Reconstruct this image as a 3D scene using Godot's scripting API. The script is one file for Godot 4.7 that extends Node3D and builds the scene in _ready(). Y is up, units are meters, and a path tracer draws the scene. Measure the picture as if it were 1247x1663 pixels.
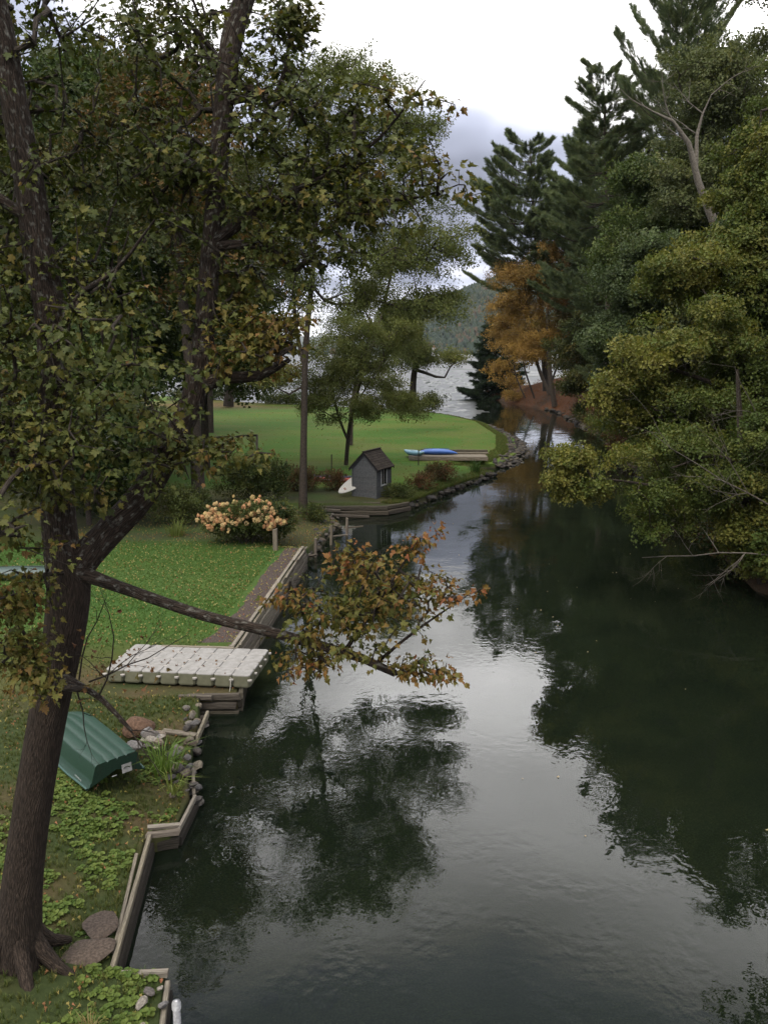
extends Node3D
# A river leaving a lake between an old maple on a timbered bank and a wooded hillside, on an overcast autumn day.

class Acc:
	var v := PackedVector3Array()
	var n := PackedVector3Array()
	var c := PackedColorArray()
	var uv := PackedVector2Array()
	var ix := PackedInt32Array()
	func vert(p: Vector3, nn := Vector3.UP, col := Color.WHITE, t := Vector2.ZERO) -> int:
		v.append(p); n.append(nn); c.append(col); uv.append(t)
		return v.size() - 1
	func tri(a: int, b: int, d: int) -> void:
		ix.append(a); ix.append(b); ix.append(d)
	func quad(a: int, b: int, d: int, e: int) -> void:
		tri(a, b, d); tri(a, d, e)
	func ftri(a: Vector3, b: Vector3, d: Vector3, col := Color.WHITE) -> void:
		var nn := (d - a).cross(b - a).normalized()
		tri(vert(a, nn, col, Vector2(a.x, a.z)), vert(b, nn, col, Vector2(b.x, b.z)), vert(d, nn, col, Vector2(d.x, d.z)))
	func fquad(a: Vector3, b: Vector3, d: Vector3, e: Vector3, col := Color.WHITE) -> void:
		var nn := (d - a).cross(b - a).normalized()
		var l1 := a.distance_to(b)
		var l2 := a.distance_to(e)
		quad(vert(a, nn, col, Vector2(0, 0)), vert(b, nn, col, Vector2(l1, 0)), vert(d, nn, col, Vector2(l1, l2)), vert(e, nn, col, Vector2(0, l2)))
	func mesh(flat := false) -> ArrayMesh:
		var a := []
		a.resize(Mesh.ARRAY_MAX)
		a[Mesh.ARRAY_VERTEX] = v
		if not flat:
			a[Mesh.ARRAY_NORMAL] = n
		a[Mesh.ARRAY_COLOR] = c
		a[Mesh.ARRAY_TEX_UV] = uv
		a[Mesh.ARRAY_INDEX] = ix
		var m := ArrayMesh.new()
		m.add_surface_from_arrays(Mesh.PRIMITIVE_TRIANGLES, a)
		return m

var rng := RandomNumberGenerator.new()
var noise := FastNoiseLite.new()
var fine := FastNoiseLite.new()
var M := {}
var taken := {}
var maple_leaves := []
var sprigs := {}
var rocks := []
const EYE := Vector3(0, 9, 0)
const PITCH := -10.7
const FOV := 61.66

func rf(a := 0.0, b := 1.0) -> float:
	return rng.randf_range(a, b)
func rv() -> Vector3:
	var p := Vector3(rf(-1, 1), rf(-1, 1), rf(-1, 1))
	return p.normalized() if p.length() > 0.01 else Vector3.UP
func lin(r: float, g: float, b: float) -> Color:
	return Color(r, g, b).linear_to_srgb()

# ---------- naming ----------
func numbered(called: String) -> String:
	var k: int = taken.get(called, 0)
	taken[called] = k + 1
	return called if k == 0 else "%s_%03d" % [called, k]
func tag(o: Node, label := "", category := "", group := "", kind := "") -> Node:
	if label: o.set_meta("label", label)
	if category: o.set_meta("category", category)
	if group: o.set_meta("group", group)
	if kind: o.set_meta("kind", kind)
	return o
func thing(called: String, label: String, category: String, at := Vector3.ZERO, turn := 0.0, group := "") -> Node3D:
	var o := Node3D.new()
	o.name = numbered(called)
	add_child(o)
	o.position = at
	o.rotation.y = turn
	tag(o, label, category, group)
	return o
func part(called: String, m: Mesh, mat: Material, parent: Node, xf := Transform3D()) -> MeshInstance3D:
	var o := MeshInstance3D.new()
	o.mesh = m
	o.material_override = mat
	o.name = numbered(called) if parent == self else called
	parent.add_child(o, true)
	o.transform = xf
	return o
func multi(called: String, m: Mesh, mat: Material, parent: Node, xfs: Array, cols: PackedColorArray) -> MultiMeshInstance3D:
	var mm := MultiMesh.new()
	mm.transform_format = MultiMesh.TRANSFORM_3D
	mm.use_colors = true
	mm.mesh = m
	mm.instance_count = xfs.size()
	for i in xfs.size():
		mm.set_instance_transform(i, xfs[i])
		mm.set_instance_color(i, cols[i])
	var o := MultiMeshInstance3D.new()
	o.multimesh = mm
	o.material_override = mat
	o.name = numbered(called) if parent == self else called
	parent.add_child(o, true)
	o.set_meta("kind", "stuff")
	return o

# ---------- textures and materials ----------
func noise_image(w: int, h: int, fx: float, fy: float, oct: int, sd: int, lo: Color, hi: Color, power := 1.0, speck := 0.0) -> ImageTexture:
	# tiles: the noise is read on a torus
	var f := FastNoiseLite.new()
	f.seed = sd
	f.noise_type = FastNoiseLite.TYPE_SIMPLEX
	f.fractal_octaves = oct
	f.frequency = 1.0
	var r := RandomNumberGenerator.new()
	r.seed = sd
	var im := Image.create(w, h, false, Image.FORMAT_RGB8)
	for y in h:
		var b := TAU * y / h
		for x in w:
			var a := TAU * x / w
			var k := f.get_noise_3d((fx + cos(a) * 0.0) * cos(a) / TAU + 3.1 * fy * cos(b) / TAU, fx * sin(a) / TAU + 1.7, fy * sin(b) / TAU * 3.1)
			k = pow(clampf(k * 0.9 + 0.5, 0, 1), power)
			if speck > 0.0:
				k = clampf(k + r.randf_range(-speck, speck), 0, 1)
			im.set_pixel(x, y, lo.lerp(hi, k))
	return ImageTexture.create_from_image(im)
func seamless(size: int, freq: float, oct: int, sd: int, lo: Color, hi: Color, type := FastNoiseLite.TYPE_SIMPLEX, stretch := 1.0) -> ImageTexture:
	var f := FastNoiseLite.new()
	f.seed = sd
	f.noise_type = type
	f.fractal_octaves = oct
	f.frequency = freq
	var g := f.get_seamless_image(size, size, false, false, 0.15, true)
	var im := Image.create(size, size, false, Image.FORMAT_RGB8)
	for y in size:
		for x in size:
			var k := g.get_pixel(x, int(y / stretch) if stretch > 1.0 else y).r
			im.set_pixel(x, y, lo.lerp(hi, k))
	return ImageTexture.create_from_image(im)
func material(called: String, tex: Texture2D, rough := 0.9, scale := 1.0, tint := Color.WHITE, bump: Texture2D = null, depth := 0.0, tri := true, vc := true, spec := 0.35) -> StandardMaterial3D:
	var m := StandardMaterial3D.new()
	m.resource_name = called
	m.albedo_color = tint
	m.albedo_texture = tex
	m.roughness = rough
	m.metallic_specular = spec
	m.vertex_color_use_as_albedo = vc
	if tri:
		m.uv1_triplanar = true
		m.uv1_world_triplanar = true
	m.uv1_scale = Vector3.ONE * scale
	if bump:
		m.heightmap_enabled = true
		m.heightmap_texture = bump
		m.heightmap_scale = depth
	M[called] = m
	return m
func leaf_material(called: String, shine: float) -> void:
	var m := StandardMaterial3D.new()
	m.resource_name = called
	m.vertex_color_use_as_albedo = true
	m.roughness = shine
	m.metallic_specular = 0.3
	m.backlight_enabled = true
	m.backlight = Color(0.75, 0.75, 0.5)
	m.cull_mode = BaseMaterial3D.CULL_DISABLED
	M[called] = m

func make_materials() -> void:
	var grain := seamless(256, 0.03, 4, 3, Color(0.72, 0.72, 0.72), Color(1, 1, 1))
	var rough_grain := seamless(256, 0.05, 5, 4, Color(0.35, 0.35, 0.35), Color(1, 1, 1))
	var bark_h := noise_image(512, 256, 46.0, 2.6, 5, 8, Color.BLACK, Color.WHITE)
	var bark := noise_image(512, 256, 46.0, 3.2, 5, 9, lin(0.026, 0.021, 0.017), lin(0.105, 0.086, 0.07), 1.2, 0.05)
	var lichen := seamless(256, 0.022, 5, 15, lin(0.05, 0.046, 0.04), lin(0.20, 0.195, 0.17))
	material("bark", bark, 0.95, 1.0, Color.WHITE, bark_h, 2.2, false)
	material("maple_bark", bark, 0.95, 1.0, Color(0.8, 0.76, 0.74), bark_h, 2.4, false)
	M.limb_bark = M.maple_bark.duplicate()
	M.limb_bark.detail_enabled = true
	M.limb_bark.detail_albedo = lichen
	M.limb_bark.detail_mask = seamless(256, 0.03, 5, 21, Color(-3.0, -3.0, -3.0), Color(1.7, 1.7, 1.7))
	M.limb_bark.detail_uv_layer = BaseMaterial3D.DETAIL_UV_1
	material("pale_bark", noise_image(128, 256, 16.0, 2.4, 4, 10, lin(0.075, 0.066, 0.054), lin(0.20, 0.18, 0.155), 1.0, 0.05), 0.9, 1.0, Color.WHITE, bark_h, 0.8, false)
	var wood_t := noise_image(512, 128, 1.6, 26.0, 4, 12, lin(0.10, 0.088, 0.07), lin(0.36, 0.325, 0.275), 1.1, 0.05)
	var wood_h := noise_image(512, 128, 1.6, 30.0, 4, 13, Color.BLACK, Color.WHITE)
	material("wood", wood_t, 0.9, 1.0, Color.WHITE, wood_h, 1.2, false)
	material("rock", seamless(512, 0.02, 5, 17, lin(0.10, 0.095, 0.09), lin(0.36, 0.345, 0.32)), 0.9, 1.4, Color.WHITE, rough_grain, 2.0)
	material("plain", grain, 0.75, 1.0)
	material("plastic", grain, 0.42, 2.0, Color.WHITE, rough_grain, 0.12, true, true, 0.5)
	material("dock_plastic", seamless(256, 0.012, 4, 33, Color(0.86, 0.86, 0.85), Color(1, 1, 1)), 0.6, 1.2, Color.WHITE, rough_grain, 0.15)
	material("roof", rough_grain, 0.95, 5.0, Color.WHITE, rough_grain, 1.0)
	var soil := seamless(512, 0.045, 5, 23, Color(0.45, 0.45, 0.45), Color(1, 1, 1))
	material("soil", soil, 1.0, 0.55, Color.WHITE, soil, 4.0)
	# turf: blades of several greens and dry straw, mixed at pixel scale
	var im := Image.create(512, 512, false, Image.FORMAT_RGB8)
	var r := RandomNumberGenerator.new()
	r.seed = 77
	var g := FastNoiseLite.new()
	g.seed = 5
	g.frequency = 0.02
	var gi := g.get_seamless_image(512, 512)
	for y in 512:
		for x in 512:
			var k := gi.get_pixel(x, y).r
			var t := clampf(k * 0.5 + r.randf() * 0.6, 0, 1)
			im.set_pixel(x, y, Color(0.62, 0.66, 0.55).lerp(Color(1, 1, 0.95), t))
	var turf := ImageTexture.create_from_image(im)
	material("turf", turf, 1.0, 0.7, Color.WHITE, turf, 2.5)
	leaf_material("leaf", 0.55)
	leaf_material("needle", 0.65)
	leaf_material("grass", 0.6)
	var glass := StandardMaterial3D.new()
	glass.albedo_color = Color(0.05, 0.06, 0.06)
	glass.roughness = 0.08
	M.glass = glass
	var w := StandardMaterial3D.new()
	w.resource_name = "river_water"
	w.albedo_color = Color(lin(0.09, 0.14, 0.09), 0.042)
	w.roughness = 0.0
	w.refraction_enabled = true
	w.refraction_scale = 0.0333
	w.heightmap_enabled = true
	w.heightmap_texture = ripple_texture()
	w.heightmap_scale = 0.2
	w.uv1_triplanar = true
	w.uv1_world_triplanar = true
	w.uv1_scale = Vector3(1, 1, 1) / 7.0
	M.water = w
	var lake: StandardMaterial3D = w.duplicate()
	lake.resource_name = "lake_water"
	lake.roughness = 0.3
	lake.heightmap_scale = 1.6
	M.lake = lake

func ripple_texture() -> ImageTexture:
	var size := 1024
	var a := FastNoiseLite.new()
	a.seed = 41
	a.frequency = 0.022
	a.fractal_octaves = 3
	var b := FastNoiseLite.new()
	b.seed = 42
	b.frequency = 0.005
	b.fractal_octaves = 2
	var ia := a.get_seamless_image(size, size)
	var ib := b.get_seamless_image(size, size)
	var im := Image.create(size, size, false, Image.FORMAT_RF)
	for y in size:
		for x in size:
			var gate := smoothstep(0.35, 0.75, ib.get_pixel(x, y).r)
			im.set_pixel(x, y, Color(0.5 + (ia.get_pixel(x, y).r - 0.5) * (0.25 + 0.75 * gate), 0, 0))
	return ImageTexture.create_from_image(im)

# ---------- shapes ----------
func tube(a: Acc, pts: Array, rad: Array, sides := 6, col := Color.WHITE, cap := true, rough := 0.0) -> void:
	var side := Vector3.RIGHT
	var along := 0.0
	var first := a.v.size()
	for i in pts.size():
		var d: Vector3 = (pts[mini(i + 1, pts.size() - 1)] - pts[maxi(i - 1, 0)]).normalized()
		side = (side - d * side.dot(d))
		if side.length() < 0.05:
			side = d.cross(Vector3(0.3, 0.2, 0.9))
		side = side.normalized()
		var up := d.cross(side)
		if i > 0: along += pts[i].distance_to(pts[i - 1])
		for k in sides + 1:
			var t := TAU * k / sides
			var o := side * cos(t) + up * sin(t)
			var r: float = rad[i]
			if rough > 0.0:
				var q: Vector3 = pts[i] * 1.7 + o * 1.2
				r *= 1.0 + rough * noise.get_noise_3d(q.x * 9.0, q.y * 2.5, q.z * 9.0)
			a.vert(pts[i] + o * r, o, col, Vector2(t / TAU * maxf(0.35, snappedf(rad[0] * 5.0, 0.25)), along * 0.8))
	for i in pts.size() - 1:
		for k in sides:
			var p := first + i * (sides + 1) + k
			a.quad(p, p + sides + 1, p + sides + 2, p + 1)
	if cap:
		var e := a.vert(pts[-1], (pts[-1] - pts[-2]).normalized(), col)
		var s := first + (pts.size() - 1) * (sides + 1)
		for k in sides:
			a.tri(s + k, e, s + k + 1)
func smooth_path(pts: Array, step: float) -> Array:
	# pts of Vector4 (place, radius) through a Catmull-Rom spline
	var out := []
	for i in pts.size() - 1:
		var p0: Vector4 = pts[maxi(i - 1, 0)]
		var p1: Vector4 = pts[i]
		var p2: Vector4 = pts[i + 1]
		var p3: Vector4 = pts[mini(i + 2, pts.size() - 1)]
		var n := maxi(1, int(Vector3(p1.x - p2.x, p1.y - p2.y, p1.z - p2.z).length() / step))
		for k in n:
			var t := float(k) / n
			out.append(0.5 * (2.0 * p1 + (p2 - p0) * t + (2.0 * p0 - 5.0 * p1 + 4.0 * p2 - p3) * t * t + (3.0 * p1 - p0 - 3.0 * p2 + p3) * t * t * t))
	out.append(pts[-1])
	return out
func box(a: Acc, size: Vector3, xf := Transform3D(), ch := 0.01, col := Color.WHITE) -> void:
	# chamfered along all edges
	var h := size / 2
	ch = minf(ch, minf(h.x, minf(h.y, h.z)) * 0.6)
	for ax in 3:
		var u := (ax + 1) % 3
		var w := (ax + 2) % 3
		for s: float in [-1.0, 1.0]:
			var q := []
			for k in [[-1, -1], [1, -1], [1, 1], [-1, 1]]:
				var p := Vector3.ZERO
				p[ax] = s * h[ax]
				p[u] = k[0] * (h[u] - ch)
				p[w] = k[1] * (h[w] - ch)
				q.append(xf * p)
			if s > 0: q.reverse()
			a.fquad(q[0], q[1], q[2], q[3], col)
		for su: float in [-1.0, 1.0]:
			for sw: float in [-1.0, 1.0]:
				var e := []
				for k in [[-1, 0], [1, 0], [1, 1], [-1, 1]]:
					var p := Vector3.ZERO
					p[ax] = k[0] * (h[ax] - ch)
					p[u] = su * (h[u] - (ch if k[1] == 0 else 0.0))
					p[w] = sw * (h[w] - (0.0 if k[1] == 0 else ch))
					e.append(xf * p)
				if su * sw < 0: e.reverse()
				a.fquad(e[0], e[1], e[2], e[3], col)
	for sx: float in [-1.0, 1.0]:
		for sy: float in [-1.0, 1.0]:
			for sz: float in [-1.0, 1.0]:
				var a0 := xf * Vector3(sx * h.x, sy * (h.y - ch), sz * (h.z - ch))
				var a1 := xf * Vector3(sx * (h.x - ch), sy * h.y, sz * (h.z - ch))
				var a2 := xf * Vector3(sx * (h.x - ch), sy * (h.y - ch), sz * h.z)
				if sx * sy * sz > 0: a.ftri(a0, a2, a1, col)
				else: a.ftri(a0, a1, a2, col)
func plank_mesh(l: float, h: float, w: float, sd: int, tone := 1.0) -> ArrayMesh:
	# a weathered board along x: uneven edges, split and worn ends
	var a := Acc.new()
	var r := RandomNumberGenerator.new()
	r.seed = sd
	var n := maxi(3, int(l / 0.35))
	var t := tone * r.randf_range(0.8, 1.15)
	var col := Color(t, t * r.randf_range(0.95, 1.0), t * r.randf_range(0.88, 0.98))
	var rings := []
	for i in n + 1:
		var x := -l / 2 + l * i / n
		var j := r.randf_range(-0.5, 0.5) * (0.05 if i == 0 or i == n else 0.0)
		var hh := h / 2 * r.randf_range(0.9, 1.03)
		var ww := w / 2 * r.randf_range(0.9, 1.03)
		var dy := r.randf_range(-1, 1) * h * 0.035
		var c := minf(hh, ww) * 0.28
		rings.append([Vector3(x + j, dy - hh, -ww + c), Vector3(x + j, dy - hh + c, -ww), Vector3(x - j, dy + hh - c, -ww), Vector3(x - j, dy + hh, -ww + c), Vector3(x - j, dy + hh, ww - c), Vector3(x - j, dy + hh - c, ww), Vector3(x + j, dy - hh + c, ww), Vector3(x + j, dy - hh, ww - c)])
	for i in n:
		for k in 8:
			var p: Vector3 = rings[i][k]
			var q: Vector3 = rings[i][(k + 1) % 8]
			var p2: Vector3 = rings[i + 1][k]
			var q2: Vector3 = rings[i + 1][(k + 1) % 8]
			var nn := (p2 - p).cross(q - p).normalized() * -1.0
			var v0 := k * 0.19 + sd * 0.37
			a.quad(a.vert(p, nn, col, Vector2(p.x, v0)), a.vert(p2, nn, col, Vector2(p2.x, v0)), a.vert(q2, nn, col, Vector2(q2.x, v0 + 0.16)), a.vert(q, nn, col, Vector2(q.x, v0 + 0.16)))
	for e in [0, n]:
		for k in range(1, 7):
			a.ftri(rings[e][0], rings[e][k], rings[e][k + 1], col)
	return a.mesh()
func plank(parent: Node, p: Vector3, q: Vector3, h: float, w: float, tone := 1.0, roll := 0.0, called := "plank") -> MeshInstance3D:
	var d := q - p
	var x := d.normalized()
	var z := x.cross(Vector3.UP).normalized()
	var b := Basis(x, z.cross(x) * -1.0, z) if z.cross(x).y < 0 else Basis(x, z.cross(x), z)
	return part(called, plank_mesh(d.length(), h, w, rng.randi() % 9999, tone), M.wood, parent, Transform3D(b * Basis(Vector3.RIGHT, roll), (p + q) / 2 - (parent.position if parent is Node3D else Vector3.ZERO)))
func ico(sub := 1) -> Array:
	var t := (1.0 + sqrt(5.0)) / 2.0
	var vs := [Vector3(-1, t, 0), Vector3(1, t, 0), Vector3(-1, -t, 0), Vector3(1, -t, 0), Vector3(0, -1, t), Vector3(0, 1, t), Vector3(0, -1, -t), Vector3(0, 1, -t), Vector3(t, 0, -1), Vector3(t, 0, 1), Vector3(-t, 0, -1), Vector3(-t, 0, 1)]
	for i in 12: vs[i] = vs[i].normalized()
	var fs := [[0, 11, 5], [0, 5, 1], [0, 1, 7], [0, 7, 10], [0, 10, 11], [1, 5, 9], [5, 11, 4], [11, 10, 2], [10, 7, 6], [7, 1, 8], [3, 9, 4], [3, 4, 2], [3, 2, 6], [3, 6, 8], [3, 8, 9], [4, 9, 5], [2, 4, 11], [6, 2, 10], [8, 6, 7], [9, 8, 1]]
	for s in sub:
		var mid := {}
		var out := []
		for f in fs:
			var m := []
			for k in 3:
				var i: int = f[k]
				var j: int = f[(k + 1) % 3]
				var key := mini(i, j) * 10000 + maxi(i, j)
				if not mid.has(key):
					vs.append(((vs[i] + vs[j]) / 2).normalized())
					mid[key] = vs.size() - 1
				m.append(mid[key])
			out.append_array([[f[0], m[0], m[2]], [f[1], m[1], m[0]], [f[2], m[2], m[1]], [m[0], m[1], m[2]]])
		fs = out
	return [vs, fs]
func rock_mesh(sd: int, flat: float, rough: float, sub := 1) -> ArrayMesh:
	var g := ico(sub)
	var a := Acc.new()
	var r := RandomNumberGenerator.new()
	r.seed = sd
	# cut by a few planes so that the stone has broken faces
	var cuts := []
	for k in 7: cuts.append([Vector3(r.randf_range(-1, 1), r.randf_range(-1, 1), r.randf_range(-1, 1)).normalized(), r.randf_range(0.55, 0.9)])
	for p: Vector3 in g[0]:
		var q := p * (1.0 + rough * noise.get_noise_3d(p.x * 60 + sd * 31.7, p.y * 60, p.z * 60))
		for c in cuts:
			var over: float = q.dot(c[0]) - c[1]
			if over > 0: q -= c[0] * over
		q.y *= flat
		a.vert(q)
	for f in g[1]: a.tri(f[0], f[2], f[1])
	return a.mesh(true)

func leaf_mesh(sd: int, curl: float) -> ArrayMesh:
	# five-lobed maple leaf of unit length; stalk end at the origin, tip along +y
	var half := [Vector2(0.0, 0.0), Vector2(0.13, -0.06), Vector2(0.36, -0.02), Vector2(0.27, 0.15), Vector2(0.54, 0.36), Vector2(0.37, 0.42), Vector2(0.40, 0.62), Vector2(0.17, 0.56), Vector2(0.13, 0.78), Vector2(0.0, 1.0)]
	var ring := []
	for p in half: ring.append(p)
	for k in range(half.size() - 2, 0, -1): ring.append(Vector2(-half[k].x, half[k].y))
	var a := Acc.new()
	var r := RandomNumberGenerator.new()
	r.seed = sd
	var bend := r.randf_range(-0.3, 0.3)
	var lift := func(p: Vector2) -> Vector3:
		var z := curl * (absf(p.x) * 0.5 + p.x * p.x * 1.2) - curl * 0.7 * p.y * p.y + bend * p.x * p.y
		return Vector3(p.x * (1.0 - curl * 0.35), p.y * (1.0 - curl * 0.15), z)
	var mid := a.vert(lift.call(Vector2(0, 0.34)), Vector3.BACK, Color(1.0, 1.0, 1.0))
	for p in ring:
		var k := r.randf_range(0.85, 1.1)
		var jit := Vector2(r.randf_range(-0.03, 0.03), r.randf_range(-0.03, 0.03)) if p.length() > 0.01 else Vector2.ZERO
		a.vert(lift.call(p + jit), Vector3.BACK, Color(k * 1.05, k, k * 0.9))
	for k in ring.size(): a.tri(mid, mid + 1 + k, mid + 1 + (k + 1) % ring.size())
	a.ftri(Vector3(-0.008, 0, 0), Vector3(0.008, 0, 0), Vector3(0, -0.5, 0.06 * bend), Color(1.3, 0.8, 0.6))
	return a.mesh(true)
func sprig_mesh(sd: int, count: int, reach: float, leaf: float, wide: float, droop: float) -> ArrayMesh:
	# leaves in open order along a twig that grows along +y
	var a := Acc.new()
	var r := RandomNumberGenerator.new()
	r.seed = sd
	a.ftri(Vector3(-0.006, -0.1, 0), Vector3(0.006, -0.1, 0), Vector3(0, reach * 0.9, 0.02), Color(1.0, 0.75, 0.7))
	for i in count:
		var t := (i + r.randf()) / count
		var ang := r.randf() * TAU
		var out := Vector3(cos(ang), 0, sin(ang))
		var p := Vector3(0, t * reach, 0) + out * r.randf() * reach * 0.5 * (1.0 - 0.4 * t) + Vector3(r.randf_range(-1, 1), r.randf_range(-1, 1), r.randf_range(-1, 1)) * reach * 0.12
		var d := (out * 0.9 + Vector3(0, 0.7 - droop, 0) + Vector3(r.randf_range(-1, 1), r.randf_range(-1, 1), r.randf_range(-1, 1)) * 0.6).normalized()
		var s := d.cross(Vector3(r.randf_range(-0.6, 0.6), 1, r.randf_range(-0.6, 0.6))).normalized()
		var nn := s.cross(d)
		var l := leaf * r.randf_range(0.7, 1.25)
		var k := r.randf_range(0.72, 1.25)
		var col := Color(k * r.randf_range(0.92, 1.12), k, k * 0.95)
		var b0 := a.vert(p, nn, col)
		var b1 := a.vert(p + d * l * 0.5 + s * l * wide + nn * l * 0.12, nn, col)
		var b2 := a.vert(p + d * l - nn * l * 0.15, nn, col)
		var b3 := a.vert(p + d * l * 0.5 - s * l * wide + nn * l * 0.12, nn, col)
		a.tri(b0, b1, b2)
		a.tri(b0, b2, b3)
	return a.mesh(true)
func tuft_mesh(sd: int, count: int, length: float, needle: float, thick: float, cone: float) -> ArrayMesh:
	# needles round a twig along +y
	var a := Acc.new()
	var r := RandomNumberGenerator.new()
	r.seed = sd
	a.ftri(Vector3(-0.01, -0.1, 0), Vector3(0.01, -0.1, 0), Vector3(0, length, 0), Color(1.3, 0.8, 0.6))
	for i in count:
		var t := pow(r.randf(), 0.7)
		var ang := r.randf() * TAU
		var d := (Vector3(cos(ang), 0, sin(ang)) * cone + Vector3(0, 1, 0)).normalized()
		var s := d.cross(Vector3(r.randf_range(-1, 1), r.randf_range(-1, 1), r.randf_range(-1, 1))).normalized() * thick
		var p := Vector3(0, t * length, 0)
		var k := r.randf_range(0.65, 1.3)
		var col := Color(k, k, k)
		var l := needle * r.randf_range(0.7, 1.15)
		var b0 := a.vert(p - s * 0.5, d, col)
		var b1 := a.vert(p + s * 0.5, d, col)
		var b2 := a.vert(p + d * l, d, col)
		a.tri(b0, b1, b2)
	return a.mesh(true)
func tuft_of_grass(sd: int, count: int, height: float, thick: float, lean: float) -> ArrayMesh:
	var a := Acc.new()
	var r := RandomNumberGenerator.new()
	r.seed = sd
	for i in count:
		var ang := r.randf() * TAU
		var o := Vector3(cos(ang), 0, sin(ang))
		var p := o * r.randf() * height * 0.4
		var s := Vector3(-o.z, 0, o.x) * thick
		var h := height * r.randf_range(0.55, 1.2)
		var l := lean * r.randf_range(0.3, 1.3)
		var m := p + Vector3(0, h * 0.62, 0) + o * h * l * 0.35
		var e := p + Vector3(0, h * (1.0 - 0.35 * l), 0) + o * h * l
		var k := r.randf_range(0.7, 1.25)
		var col := Color(k * 1.02, k, k * 0.9)
		var v0 := a.vert(p - s, o, col)
		var v1 := a.vert(p + s, o, col)
		var v2 := a.vert(m + s * 0.8, o, col)
		var v3 := a.vert(m - s * 0.8, o, col)
		var v4 := a.vert(e, o, col)
		a.quad(v0, v1, v2, v3)
		a.tri(v3, v2, v4)
	return a.mesh(true)
func make_sprigs() -> void:
	for k in 4: maple_leaves.append(leaf_mesh(100 + k, [0.12, 0.3, 0.5, 0.85][k]))
	sprigs.broad = sprig_mesh(201, 22, 0.75, 0.17, 0.36, 0.25)
	sprigs.small = sprig_mesh(202, 26, 0.7, 0.12, 0.3, 0.2)
	sprigs.fine = sprig_mesh(203, 34, 0.8, 0.1, 0.2, 0.45)
	sprigs.shrub = sprig_mesh(204, 16, 0.34, 0.085, 0.3, 0.1)
	sprigs.pine = tuft_mesh(205, 60, 0.55, 0.3, 0.02, 0.9)
	sprigs.hemlock = tuft_mesh(206, 64, 0.8, 0.2, 0.03, 1.1)
	for k in 7: rocks.append(rock_mesh(300 + k, [0.5, 0.65, 0.8, 0.45, 0.7, 0.6, 0.35][k], 0.25))

func basis_along(d: Vector3, spin: float, s: float) -> Basis:
	var y := d.normalized()
	var x := y.cross(Vector3(0.31, 0.2, 0.93))
	if x.length() < 0.05: x = y.cross(Vector3.RIGHT)
	x = x.normalized()
	return Basis(x, y, x.cross(y)) * Basis(Vector3.UP, spin) * Basis.from_scale(Vector3.ONE * s)
func tinted(palette: Array, pick := -1.0) -> Color:
	var t := (rf() if pick < 0 else clampf(pick + rf(-0.25, 0.25), 0, 0.999)) * (palette.size() - 1)
	var i := mini(int(t), palette.size() - 2)
	var c: Color = palette[i].lerp(palette[i + 1], t - i)
	var k := rf(0.82, 1.18)
	return Color(c.r * k, c.g * k, c.b * k)

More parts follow.
